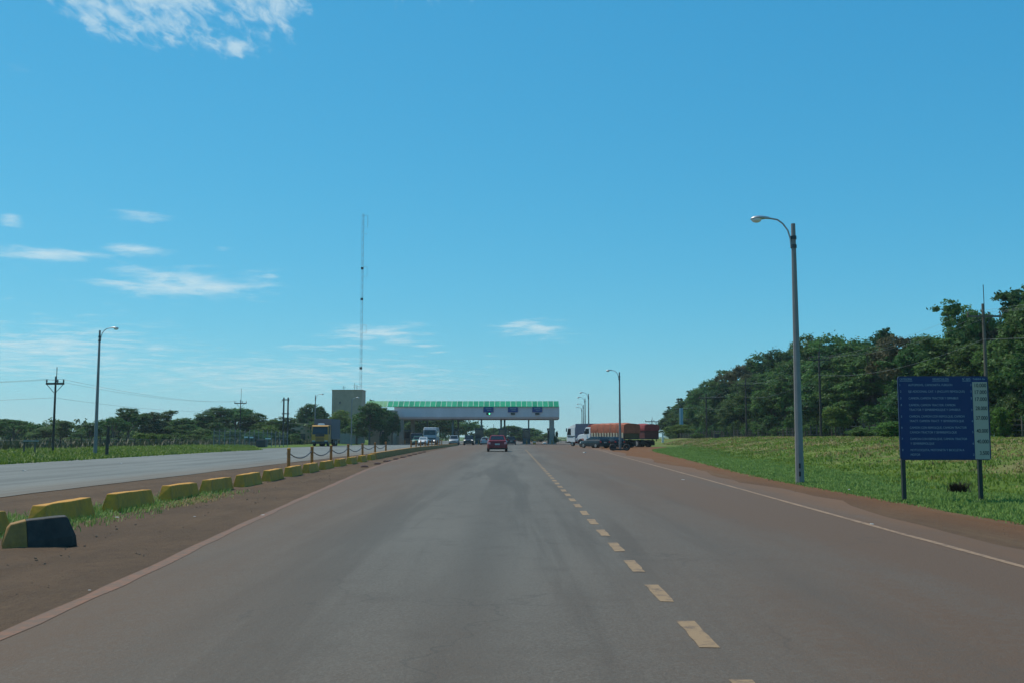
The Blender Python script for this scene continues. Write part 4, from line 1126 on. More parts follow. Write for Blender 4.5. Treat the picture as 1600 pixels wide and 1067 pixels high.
# oncoming, left of the kerb
car('white_car', 'small white oncoming car passing under the canopy beside the bus', 'car', gput(661.5, 166, .025), R(181), mt_white, 4.0, 1.66, 1.42, 'hatch', glass=mt_glass_lt)
car('green_car', 'green vehicle half hidden behind the white oncoming car', 'car', gput(652.5, 176, .025), R(180), M('dull_green_paint', (.04, .16, .12), .4, .1), 4.2, 1.7, 1.6, 'tall')
car('grey_pickup', 'grey oncoming car beside the kerb end, between bus and headlit car', 'car', gput(709.5, 176, .025), R(181), mt_silver, 4.6, 1.75, 1.72, 'tall')
car('dark_offroader', 'black oncoming off-road car with both headlights lit', 'car', gput(732.5, 178, .034), R(180), mt_cardark, 4.4, 1.78, 1.74, 'tall', lit=mt_headl)
car('dark_car', 'black car with red tail lights queueing right of the red car', 'car', gput(799, 188, .034), R(0), mt_cardark, 4.3, 1.72, 1.55, 'tall')
car('silver_car', 'silver car partly hidden behind the left side of the red car', 'car', gput(758, 186, .034), R(0), mt_silver, 4.3, 1.70, 1.42, 'sedan')

def cab_over(t, paint, W, y0, L, z0, H, visor=None, spoiler=None, mirrors=True, deck=None):
    """flat fronted truck cab: rear face at y0, front at y0 + L"""
    hw = W / 2; y1 = y0 + L
    prof = [(y0, z0), (y1 - .05, z0), (y1, z0 + .25), (y1, z0 + (H - z0) * .45), (y1 - .28, H - .16), (y1 - .55, H), (y0, H)]
    MB().prism(prof, -hw, hw).build('cab', paint, t, bevel=.05)
    za, zb = z0 + (H - z0) * .47, H - .22
    ya = lambda z: y1 - .28 * (z - (z0 + (H - z0) * .45)) / ((H - .16) - (z0 + (H - z0) * .45))
    MB().plate([(hw * .92, ya(za), za), (-hw * .92, ya(za), za), (-hw * .86, ya(zb), zb), (hw * .86, ya(zb), zb)], .02).build('windscreen', mt_glass, t)
    for s in (-1, 1):
        q = [(s * hw, y1 - 1.15, za), (s * hw, ya(za) - .10, za), (s * hw, ya(zb) - .14, zb), (s * hw, y1 - 1.15, zb)]
        if s < 0: q = q[::-1]
        MB().plate(q, .015).build('side_window', mt_glass, t)
        MB().box((s * hw * .74, y1 + .01, z0 + .18), (hw * .38, .06, .2)).build('headlight', mt_headl_off, t, bevel=.02)
        if mirrors: MB().box((s * (hw + .17), y1 - .2, zb - .2), (.14, .10, .5)).box((s * (hw + .06), y1 - .2, zb - .02), (.2, .04, .04)).build('mirror', mt_plastic, t)
        MB().box((s * (hw + .005), y1 - .7, z0 + .1), (.03, .5, .06)).build('step', mt_plastic, t)
        for k in range(2):
            MB().tube([(s * .35, ya(za) + .035, za + .02), (s * .35 - .45, ya(za + .25) + .04, za + .27)], .012, 4).build('wiper', mt_plastic, t) if k == 0 else None
    MB().box((0, y1 + .02, z0 + .02), (W * .99, .2, .34)).build('bumper', mt_plastic, t, bevel=.04)
    for k in range(3): MB().box((0, y1 + .01, z0 + .36 + .15 * k), (W * .5, .05, .07)).build('grille_bar', mt_plastic, t)
    if visor: MB().prism([(y1 - .30, H - .2), (y1 + .02, H - .24), (y1 + .02, H - .18), (y1 - .35, H - .08)], -hw * .95, hw * .95).build('sun_visor', visor, t)
    if spoiler: MB().prism([(y0, H + .01), (y1 - .6, H + .01), (y1 - .75, H + .14), (y0 + .1, H + spoiler), (y0, H + spoiler)], -hw * .9, hw * .9).build('roof_spoiler', paint, t, bevel=.05)
def chassis(t, y0, y1, axles, rim=None, r=.5):
    for s in (-1, 1): MB().box((s * .42, (y0 + y1) / 2, .85), (.12, y1 - y0, .22)).build('frame_rail', mt_plastic, t)
    for y, dual in axles:
        for s in (-1, 1): wheel(t, s * (.98 if not dual else .92), y, r, .30 if not dual else .52, rim, dual)
        MB().tube([(-.9, y, r), (.9, y, r)], .09, 8).build('axle', mt_plastic, t)

# yellow truck coming towards us on the far side
t = thing('yellow_truck', 'oncoming truck with yellow cab and tall slate grey box body', 'truck', gput(499.5, 143, .026), R(180))
chassis(t, -9, -.5, [(-1.2, False), (-6.2, True), (-7.5, True)])
cab_over(t, mt_truckyel, 2.42, -2.1, 2.0, .55, 3.05, visor=mt_truckyel)
MB().box((0, -1.0, 3.16), (1.0, .6, .26), .8, .7).build('roof_pod', mt_white, t, bevel=.05)
MB().box((0, -5.9, 2.5), (2.55, 7.2, 2.9)).build('cargo_box', mt_grey_box, t, bevel=.03)
for k in range(8): MB().box((-1.287, -9.2 + .9 * k, 2.5), (.03, .06, 2.8)).build('box_rib', mt_grey_box, t)
MB().box((0, -.02, 1.62), (1.3, .05, .42)).build('dark_grille', mt_plastic, t)
for s in (-1, 1): MB().box((s * 1.12, -5.9, .75), (.05, 3.2, .5)).build('side_guard', mt_plastic, t)

# bus leaving the plaza towards us
t = thing('white_bus', 'white roofed bus with dark front coming through the toll canopy', 'bus', gput(671.5, 184, .026), R(181))
hw = 1.2
prof = [(-10, .4), (-.1, .4), (0, .7), (-.02, 1.5), (-.22, 2.7), (-.5, 3.0), (-10, 3.05)]
MB().prism(prof, -hw, hw).build('body', M('bus_grey_paint', (.30, .33, .36), .4, .1), t, bevel=.08)
MB().prism([(-10, 3.06), (-.42, 3.02), (-.55, 3.2), (-9.8, 3.24)], -hw * .95, hw * .95).build('roof', mt_white, t, bevel=.06)
MB().plate([(hw * .92, .0, 1.0), (-hw * .92, .0, 1.0), (-hw * .86, -.2, 2.75), (hw * .86, -.2, 2.75)], .02).build('windscreen', mt_glass, t)
for s in (-1, 1):
    for k in range(6):
        q = [(s * hw, -2.0 - 1.3 * k, 1.5), (s * hw, -.85 - 1.3 * k, 1.5), (s * hw, -.85 - 1.3 * k, 2.6), (s * hw, -2.0 - 1.3 * k, 2.6)]
        if s < 0: q = q[::-1]
        MB().plate(q, .015).build('side_window', mt_glass_lt, t)
    MB().box((s * .85, .03, .78), (.34, .06, .2)).build('headlight', mt_headl if s < 0 else mt_headl_off, t, bevel=.02)
    MB().box((s * 1.36, .1, 2.2), (.14, .1, .45)).build('mirror', mt_plastic, t)
    for y in (-2.2, -7.6): wheel(t, s * 1.02, y, .48, .3)
MB().box((0, .04, .55), (2.36, .2, .3)).build('bumper', mt_plastic, t, bevel=.04)

# dark lorry front half hidden between the beige columns
t = thing('dark_lorry', 'dark flatbed lorry standing between the first beige column and the bus', 'truck', gput(651, 196, .02), R(180))
chassis(t, -7, -.4, [(-1.2, False), (-5.6, True)])
cab_over(t, mt_cardark, 2.3, -1.9, 1.8, .6, 2.3, mirrors=False)
MB().box((0, -4.6, 1.55), (2.4, 5.0, 1.1)).build('load_bed', mt_booth, t)

PHI = R(32)     # trucks on the apron all point ahead and to the left
def apron(px, Y): return gput(px, Y, .02)
# white cab-over with navy box
t = thing('white_box_truck', 'white flat fronted truck with navy box body, farthest left of the parked trucks', 'truck', apron(896, 152), R(30))
chassis(t, -5.9, -.4, [(-1.35, False), (-4.6, True)])
cab_over(t, mt_white, 2.45, -2.25, 2.25, .62, 2.85, spoiler=.5)
MB().box((0, -4.1, 2.2), (2.5, 3.3, 2.3)).build('cargo_box', mt_blue_box, t, bevel=.03)
MB().box((-1.235, -1.2, 1.5), (.02, 2.0, .12), 1, 1).build('side_stripe', mt_cardark, t)
MB().box((-1.24, -1.1, 1.34), (.02, 1.6, .05)).build('side_stripe', mt_green_stripe if 'mt_green_stripe' in globals() else mt_booth, t)
MB().box((-1.0, -3.3, .7), (.3, 1.3, .6)).build('fuel_tank', mt_galv, t, bevel=.05)

# white bonneted truck with orange tarpaulin body
def tarp_body(t, W, y0, y1, zb, zmid, ztop, mt_t, mt_side, staves, tailm):
    hw = W / 2
    MB().box((0, (y0 + y1) / 2, zb - .06), (W - .06, y1 - y0, .14)).build('deck', mt_plastic, t)
    for s in (-1, 1): MB().box((s * (hw - .04), (y0 + y1) / 2, (zb + zmid) / 2), (.06, y1 - y0 - .02, zmid - zb)).build('side_board', mt_side, t)
    MB().box((0, y0 + .03, (zb + zmid) / 2 + .0), (W - .2, .06, zmid - zb)).build('tailboard', tailm, t)
    MB().box((0, y1 - .03, (zb + zmid) / 2 + .3), (W - .2, .06, zmid - zb + .6)).build('headboard', mt_side_dk, t)
    if staves:
        n = 12
        for k in range(n):
            yy = y0 + .25 + (y1 - y0 - .5) * k / (n - 1)
            for s in (-1, 1): MB().box((s * (hw + .03), yy, (zb + zmid) / 2), (.09, .33, (zmid - zb) * .95)).build('side_stave', mt_side_wood, t, bevel=.03)
    # tarpaulin: slack skin over hoops, drawn down past the boards
    r_ = random.Random(int(y1 * 100) + 5); rs = []
    N = 26
    for k in range(N + 1):
        f = k / N; yy = y0 - .06 + (y1 - y0 + .12) * f
        sag = .07 * math.sin(f * math.pi * 5) ** 2
        end = .07 * (1 - min(1, min(f, 1 - f) * 7))
        p = []
        for a, z in ((1.0, zmid - .08), (1.03, zmid + .15), (1.0, ztop - .42), (.95, ztop - .14), (.5, ztop - .02), (0, ztop + .02), (-.5, ztop - .02), (-.95, ztop - .14), (-1.0, ztop - .42), (-1.03, zmid + .15), (-1.0, zmid - .08)):
            zz = z + r_.uniform(-.025, .025) - (sag + end) * (z > zmid + .3)
            p.append((a * (hw + .05) + r_.uniform(-.02, .02), yy, zz))
        rs.append(p)
    MB().rings(rs, True, True).build('tarpaulin', mt_t, t, True)
    for k in range(1, 5):
        yy = y0 + (y1 - y0) * k / 5
        MB().tube([(-(hw + .1), yy, zmid - .1), (-(hw + .09), yy, ztop - .42), (-(hw * .97), yy, ztop - .12)], .014, 4).build('tie_rope', mt_side_wood, t)
t = thing('orange_tarp_truck', 'white bonneted truck carrying a tall body covered by an orange tarpaulin', 'truck', apron(909.5, 131.5), PHI)
chassis(t, -10.4, -.6, [(-1.3, False), (-7.6, True), (-8.9, True)], mt_rimy, .52)
MB().prism([(-1.9, .75), (-.15, .75), (0, .95), (-.05, 1.35), (-.35, 1.62), (-1.9, 1.78)], -.82, .82).build('bonnet', mt_white, t, bevel=.08)
for s in (-1, 1):
    m = MB(); rs = []
    for k in range(9):
        a = math.pi * k / 8; rs.append([(s * .80, -1.3 + .68 * math.cos(a), .5 + .66 * math.sin(a)), (s * 1.2, -1.3 + .68 * math.cos(a), .48 + .62 * math.sin(a)), (s * 1.2, -1.3 + .62 * math.cos(a), .46 + .56 * math.sin(a)), (s * .80, -1.3 + .62 * math.cos(a), .46 + .58 * math.sin(a))])
    m.rings(rs).build('wheel_arch', mt_side_dk, t, True)
    MB().box((s * .95, -.12, 1.05), (.26, .14, .26)).build('headlight', mt_headl_off, t, bevel=.03)
    MB().box((s * 1.24, -2.3, 1.9), (.12, .1, .4)).build('mirror', mt_plastic, t)
MB().box((0, .02, .62), (2.2, .22, .28)).build('bumper', mt_side_dk, t, bevel=.04)
MB().prism([(-3.3, .8), (-1.85, .8), (-1.85, 1.7), (-2.15, 2.45), (-2.4, 2.6), (-3.3, 2.6)], -1.08, 1.08).build('cab', mt_white, t, bevel=.06)
MB().plate([(1.0, -1.87, 1.78), (-1.0, -1.87, 1.78), (-.92, -2.1, 2.4), (.92, -2.1, 2.4)], .02).build('windscreen', mt_glass, t)
for s in (-1, 1):
    q = [(s * 1.08, -3.0, 1.75), (s * 1.08, -2.05, 1.75), (s * 1.08, -2.25, 2.4), (s * 1.08, -3.0, 2.4)]
    MB().plate(q if s > 0 else q[::-1], .015).build('side_window', mt_glass, t)
MB().prism([(-3.3, 2.62), (-2.5, 2.62), (-2.6, 2.72), (-3.2, 2.95), (-3.3, 2.95)], -1.0, 1.0).build('roof_deflector', mt_tarp_red, t, bevel=.04)
tarp_body(t, 2.45, -10.4, -3.7, 1.2, 1.88, 3.08, mt_tarp, mt_side_dk, True, mt_olive)
MB().box((-1.0, -5.6, .8), (.4, 1.4, .55)).build('tool_box', mt_plastic, t, bevel=.04)
for s in (-1, 1): MB().box((s * .85, -9.8, .55), (.5, .04, .6)).build('mud_flap', mt_plastic, t)

t = thing('red_tarp_truck', 'truck with dark red tarpaulin body standing behind the orange tarpaulin truck', 'truck', apron(937, 143), R(33))
chassis(t, -11.2, -.6, [(-1.3, False), (-8.2, True), (-9.5, True)], mt_rim, .5)
cab_over(t, mt_red, 2.4, -2.1, 2.0, .7, 2.6)
tarp_body(t, 2.5, -11.3, -2.9, 1.2, 2.3, 3.15, mt_tarp_red, mt_side_dk, False, mt_side_dk)
for s in (-1, 1): MB().box((s * .85, -10.6, .55), (.5, .04, .6)).build('mud_flap', mt_plastic, t)

car('parked_car', 'dark blue grey hatchback parked in front of the orange tarpaulin truck', 'car', apron(929, 117), R(34), mt_carblue, 3.9, 1.62, 1.34, 'hatch', glass=mt_glass)
car('parked_car', 'black car parked beside the blue grey hatchback, behind the tarpaulin truck', 'car', gput(0, 118.2, .02, 11.5), R(34), mt_cardark, 4.0, 1.62, 1.32, 'hatch')

# tyres lying by the second lamp, with a plank across
t0 = None
for px, lab in ((957.5, 'old black tyre standing left of the lamp base before the tarpaulin truck'), (979, 'old black tyre standing right of the lamp base before the tarpaulin truck')):
    m = MB(); n = 18; rs = []
    for k in range(n):
        a = 2 * math.pi * k / n
        rs.append([(b_, (.16 + q) * math.cos(a), .31 + (.16 + q) * math.sin(a)) for b_, q in ((-.04, -.13), (-.14, .01), (-.15, .10), (-.09, .16), (.09, .16), (.15, .10), (.14, .01), (.04, -.13))])
    rs.append(rs[0])
    o = m.rings(rs, False).build('old_tyre', mt_rubber, None, True)
    o.location = gput(px, 91.5, .0); o.rotation_euler = (0, 0, R(80))
    tag(o, lab, 'tyre', 'old tyres by the lamp')
o = MB().box((0, 0, .12), (1.5, .22, .16)).build('timber_baulk', mt_wood_dk, None, False, .02); o.location = gput(968.5, 91.3, .01); tag(o, 'dark timber lying between two tyres at the lamp base', 'timber')

# small far things past the plaza
t = thing('height_frame', 'small dark open frame standing far down the road beside the white truck', 'frame', gput(880, 238, .03))
for s in (-1, 1): MB().box((s * .55, 0, .55), (.1, .1, 1.1)).build('upright', mt_dkmetal, t)
for z in (.55, 1.05): MB().box((0, 0, z), (1.2, .1, .1)).build('rail', mt_dkmetal, t)
t = thing('yellow_drum', 'yellow traffic drum before the far trees under the canopy', 'drum', gput(835, 198, .02))
MB().tube([(0, 0, 0), (0, 0, .9)], .3, 14).build('shell', mt_truckyel, t, True); MB().tube([(0, 0, .45), (0, 0, .6)], .31, 14).build('band', mt_white, t, True)
o = MB().ball((0, 0, .22), (.42, .3, .26), 10, 7).build('white_sack', mt_litter, None, True); o.location = gput(850.5, 196, .02); tag(o, 'white sack lying on the paving near the thick end column', 'sack')
t = thing('tall_blue_sign', 'tall narrow pale blue sign panel on a post before the forest end', 'sign', (at(1065, 690, 172).x, 172, gz1(29, 172)))
zt_ = at(1065, 637, 172).z - gz1(29, 172); zb_ = at(1065, 666, 172).z - gz1(29, 172)
MB().box((0, 0, (zt_ + zb_) / 2), (.62, .14, zt_ - zb_)).build('panel', mt_bluesign, t); MB().box((-.2, -.08, (zt_ + zb_) / 2), (.1, .02, zt_ - zb_)).build('edge_band', mt_white, t)
MB().tube([(0, 0, 0), (0, 0, zb_)], .08, 8).build('post', mt_dkmetal, t)
t = thing('marker_post', 'short white marker post in the grass behind the dark red trailer', 'post', (at(1035.5, 690, 158).x, 158, gz1(24, 158)))
MB().box((0, 0, .7), (.3, .3, 1.5), .8, .8).build('shaft', mt_white, t); MB().box((0, 0, 1.48), (.34, .34, .06)).build('cap', mt_white, t)
t = thing('dark_bin', 'dark square bin on the bank among the fence posts', 'bin', (at(1119.5, 690, 125).x, 125, gz1(25.7, 125) ))
MB().box((0, 0, .28), (.55, .5, .55), 1.1, 1.1).build('tub', mt_plastic, t, bevel=.03); MB().box((0, 0, .59), (.64, .58, .06)).build('lid', mt_plastic, t, bevel=.02)

# ------------------------------------------------------------------ fences
t = thing('mesh_fence', 'tall wire mesh fence with pale posts on the opposite verge', 'fence', (0, 0, 0))
fa, fb = Vector((at(334, 690, 106).x, 106, 0)), Vector((at(449, 690, 128).x, 128, 0))
def fg(p): return gz1(p.x, p.y)
NP = 17
for k in range(NP):
    p = fa.lerp(fb, k / (NP - 1)); z = fg(p)
    MB().tube([(p.x, p.y, z - .1), (p.x, p.y, z + 1.75), (p.x + .02, p.y + .1, z + 1.95)], .045, 6).build('fence_post', mt_fencegrey, t)
m = MB(); dirv = (fb - fa).normalized(); LL = (fb - fa).length
n = int(LL / .22)
for k in range(n):
    p = fa + dirv * (k * .22); z = fg(p)
    m.tube([(p.x, p.y, z + .1), (p.x, p.y, z + 1.7)], .008, 3, False)
for z_ in (.1, .5, .9, 1.3, 1.7): m.tube([(fa.x, fa.y, fg(fa) + z_), (fb.x, fb.y, fg(fb) + z_)], .010, 3, False)
stuff(m.build('wire_mesh', mt_fencegrey, t))
MB().box(((fa.x + fb.x) / 2 - 2.6, (fa.y + fb.y) / 2 - 9, fg(fa) + .10), (2.6, .3, .2)).build('footing', mt_conc, t).location = (0, 0, 0)
for px, lab in ((384.5, 'small white board on a post, first of two before the mesh fence'), (393, 'small white board on a post, second of two before the mesh fence')):
    p = at(px, 690, 113); z = fg(p)
    q = thing('small_board', lab, 'sign', (p.x, p.y, z), 0, 'white boards by the mesh fence')
    MB().tube([(0, 0, 0), (0, 0, 1.2)], .03, 6).build('post', mt_dkmetal, q); MB().box((0, -.04, 1.1), (.42, .03, .16)).build('board', mt_white, q)
p = at(408.5, 690, 116)
q = thing('utility_box', 'dark low cabinet with a pale lid at the end of the mesh fence', 'cabinet', (p.x, p.y, fg(p)))
MB().box((0, 0, .42), (1.1, .7, .84)).build('body', mt_dkmetal, q, bevel=.03); MB().box((.75, 0, .98), (.55, .5, .12)).build('lid', mt_white, q)

t = thing('wire_fence', 'barbed wire fence with dark wooden posts along the opposite verge', 'fence', (0, 0, 0))
P = []
for k in range(26):
    y = 60 + 1.95 * k; x = -36 + rng.uniform(-.06, .06); z = gz1(x, y); P.append((x, y, z))
    lean = rng.uniform(-.05, .05)
    MB().tube([(x, y, z - .1), (x + lean, y, z + rng.uniform(.85, 1.05))], [.06, .05], 7).build('fence_post', mt_wood_dk, t)
for h_ in (.3, .55, .8): MB().tube([(a, b, c + h_) for a, b, c in P], .006, 3, False).build('fence_wire', mt_wire, t)
t = thing('thick_post', 'thick dark wooden post standing alone between lamp and trees on the opposite verge', 'post', (at(167, 700, 64).x, 64, gz1(-26, 64)))
MB().tube([(0, 0, -.1), (.02, 0, 1.0), (.05, .02, 1.95)], [.11, .10, .09], 9).build('shaft', mt_wood_dk, t); MB().tube([(.0, 0, 1.1), (.30, 0, 1.5)], [.04, .02], 6).build('broken_limb', mt_wood_dk, t)
t = thing('field_gate', 'low pale cross bar on two posts in the weeds by the wire fence', 'gate', (at(46, 700, 62).x, 62, gz1(-30, 62)))
for s in (-1, 1): MB().box((s * .34, 0, .45), (.07, .07, .9)).build('post', mt_wood, t)
MB().box((.1, -.05, .86), (.95, .05, .09)).build('bar', mt_conc, t)

t = thing('forest_fence', 'old stake fence along the foot of the forest on top of the bank', 'fence', (0, 0, 0))
P = []; st_ = MB(); y = 60.0
while y < 215:
    x = 36 + rng.uniform(-.1, .1); z = gz1(x, y); P.append((x, y, z))
    MB().tube([(x, y, z - .1), (x + rng.uniform(-.08, .08), y, z + rng.uniform(1.35, 1.65))], .075, 6).build('fence_post', mt_wood, t)
    y += 2.6
y = 82.0
while y < 215:
    x = 36 + rng.uniform(-.1, .1); z = gz1(x, y); st_.tube([(x, y, z - .1), (x + rng.uniform(-.06, .06), y, z + rng.uniform(1.0, 1.45))], .035, 5); y += .55
stuff(st_.build('stakes', mt_wood_dk, t))
for h_ in (.5, .9, 1.25): MB().tube([(a, b, c + h_) for a, b, c in P], .008, 3, False).build('fence_wire', mt_wire, t)

# ------------------------------------------------------------------ trees
def crown(name, seed, lobes, n_cl, per, leaf, mat, spread=.42, flat=.0):
    """lobes: (cx, cy, cz, rx, ry, rz). Leaf sprays: clusters on each lobe's shell, leaves round each cluster."""
    r = np.random.RandomState(seed)
    Lb = np.array(lobes, float)
    area_ = (Lb[:, 3] * Lb[:, 5]); pick = r.choice(len(Lb), n_cl, p=area_ / area_.sum())
    d = r.normal(0, 1, (n_cl, 3)); d[:, 2] = d[:, 2] * .9 + .25; d /= np.linalg.norm(d, axis=1)[:, None]
    rad = r.uniform(.55, 1.08, n_cl) ** .7
    C = Lb[pick, :3] + d * Lb[pick, 3:] * rad[:, None]
    T = np.clip(r.normal(.48, .24, n_cl), 0, 1)
    sz = Lb[pick, 3:].mean(1) * spread * r.uniform(.5, 1.15, n_cl)
    P = np.repeat(C, per, 0); n = len(P)
    g = r.normal(0, 1, (n, 3)); g[:, 2] *= .55
    P = P + g * np.repeat(sz, per)[:, None] * .5
    nrm = np.repeat(d, per, 0) * .7 + r.normal(0, .75, (n, 3)) + np.array([0, 0, .45]); nrm /= np.linalg.norm(nrm, axis=1)[:, None]
    a = np.cross(nrm, r.normal(0, 1, (n, 3))); a /= np.linalg.norm(a, axis=1)[:, None]; b = np.cross(nrm, a)
    s = leaf * r.uniform(.5, 1.3, n)
    a *= s[:, None]; b *= (s * r.uniform(.4, .7, n))[:, None]
    V = np.stack([P - a, P - b + nrm * .12 * s[:, None], P + a, P + b + nrm * .12 * s[:, None]], 1).reshape(-1, 3)
    me = bpy.data.meshes.new(name)
    me.vertices.add(len(V)); me.vertices.foreach_set('co', V.ravel())
    lo = np.arange(4 * n, dtype=np.int32)
    me.loops.add(4 * n); me.loops.foreach_set('vertex_index', lo)
    me.polygons.add(n); me.polygons.foreach_set('loop_start', lo[::4].copy())
    me.update(calc_edges=True)
    t_ = me.attributes.new('tint', 'FLOAT', 'POINT')
    tt = np.clip(np.repeat(T, per) + r.normal(0, .10, n), 0, 1)
    t_.data.foreach_set('value', np.repeat(tt, 4).astype(np.float32))
    me.materials.append(mat)
    return me
def tree_proto(kind, seed, mat):
    """unit-ish prototypes, built for a nominal height; returns (crown mesh, trunk mesh, nominal height, nominal width)"""
    r = random.Random(seed); lobes = []
    if kind == 'broad':      # forest tree, deep crown to near the ground
        H, Rr = 12.0, 4.2
        for k in range(17):
            a = r.uniform(0, 6.28); f = r.uniform(.12, 1) ** .8; z = 2.6 + f * (H - 4.2)
            w = Rr * (.95 - .55 * max(0, f - .45) / .55) * (.75 + .25 * min(1, f / .2))
            q = r.uniform(.25, .75) * w; s = r.uniform(1.2, 2.1) * (1.1 - .35 * f)
            lobes.append((q * math.cos(a), q * math.sin(a), z, s, s, s * .72))
        lobes.append((0.3, 0, H - 1.5, 1.7, 1.7, 1.3)); n, per, lf = 640, 34, .165
    elif kind == 'open':     # open spreading crown, sky shows between the limbs
        H, Rr = 11.0, 5.0
        for k in range(15):
            a = r.uniform(0, 6.28); q = Rr * r.uniform(.15, .85); z = H - 1.4 - 3.6 * (q / Rr) ** 2 - r.uniform(0, 2.2); s = r.uniform(.9, 1.5)
            lobes.append((q * math.cos(a), q * math.sin(a), z, s * 1.25, s * 1.25, s * .62))
        n, per, lf = 360, 38, .16
    elif kind == 'tall':     # ragged tall crown with an outlying top
        H, Rr = 14.0, 3.4
        for k in range(16):
            f = r.uniform(0, 1); a = r.uniform(0, 6.28); z = 4.0 + f * (H - 5.4); q = r.uniform(.2, .85) * Rr * (1 - .35 * f); s = r.uniform(1.0, 1.7)
            lobes.append((q * math.cos(a), q * math.sin(a), z, s, s, s * .75))
        lobes += [(1.5, .2, H - .9, 1.1, 1.0, .8), (-.6, .4, H - 1.6, 1.3, 1.3, 1.0)]; n, per, lf = 520, 34, .165
    elif kind == 'round':    # dense round garden tree
        H, Rr = 8.0, 3.2
        for k in range(15):
            a = r.uniform(0, 6.28); u = r.uniform(-.6, 1); q = Rr * .62 * math.sqrt(max(.05, 1 - u * u)); s = r.uniform(1.1, 1.6)
            lobes.append((q * math.cos(a), q * math.sin(a), 4.9 + u * 2.0, s, s, s * .85))
        n, per, lf = 520, 34, .16
    elif kind == 'pine':     # dark tiered conifer-like tree
        H, Rr = 12.0, 2.6
        for k in range(24):
            f = k / 23; a = k * 2.4; q = Rr * (1 - f) * .62; s = .55 + .75 * (1 - f)
            lobes.append((q * math.cos(a), q * math.sin(a), 1.8 + f * (H - 2.2), s, s, s * .6))
        n, per, lf = 460, 32, .13
    else:                    # shrub
        H, Rr = 3.4, 2.2
        for k in range(9):
            a = r.uniform(0, 6.28); q = Rr * r.uniform(.1, .7); s = r.uniform(.7, 1.15)
            lobes.append((q * math.cos(a), q * math.sin(a), r.uniform(.7, 2.4), s, s, s * .85))
        n, per, lf = 260, 30, .11
    cm = crown('crown', seed, lobes, n, per, lf, mat)
    m = MB()
    th = (H * .5 if kind != 'shrub' else 1.2); r0 = H * .019 + .03
    bend = [(0, 0, -.15), (r.uniform(-.15, .15), r.uniform(-.15, .15), th * .5), (r.uniform(-.3, .3), r.uniform(-.3, .3), th), (0, 0, H * .78)]
    m.tube(bend, [r0 * 1.25, r0, r0 * .75, r0 * .25], 8)
    for L in r.sample(lobes, min(8, len(lobes))):
        b0 = Vector(bend[1]).lerp(Vector(bend[2]), r.uniform(.1, 1)); e = Vector(L[:3])
        mid = b0.lerp(e, .5) + Vector((0, 0, -.08 * (e - b0).length))
        m.tube([b0, mid, e], [r0 * .5, r0 * .36, r0 * .12], 6)
    tmp = m.build('trunk', mt_bark, None, True); tm = tmp.data; bpy.data.objects.remove(tmp)
    return cm, tm, H, Rr * 2
PROTO = {}
def proto(kind, var, mat):
    key = (kind, var, mat.name)
    if key not in PROTO: PROTO[key] = tree_proto(kind, hash((kind, var)) % 1 + {'broad': 100, 'open': 200, 'tall': 300, 'round': 400, 'pine': 500, 'shrub': 600}[kind] + var * 7, mat)
    return PROTO[key]
def tree(name, label, cat, kind, var, mat, x, y, h, w=None, group=None, rz=None, lean=0.0):
    cm, tm, H, Wd = proto(kind, var, mat)
    t = thing(name, label, cat, (x, y, gz1(x, y)), rng.uniform(0, 6.28) if rz is None else rz, group)
    sz = h / H; sw = sz if w is None else w / Wd
    t.scale = (sw, sw, sz)
    for nm, me in (('crown', cm), ('trunk', tm)):
        o = bpy.data.objects.new(nm, me); COL.objects.link(o); o.parent = t
    return t
def tree_px(name, label, cat, kind, var, mat, px, pytop, Y, wpx=None, group=None, rz=None):
    p = at(px, pytop, Y)
    return tree(name, label, cat, kind, var, mat, p.x, Y, p.z - gz1(p.x, Y), None if wpx is None else wpx * Y / F_PX, group, rz)

GF = 'trees of the roadside forest'
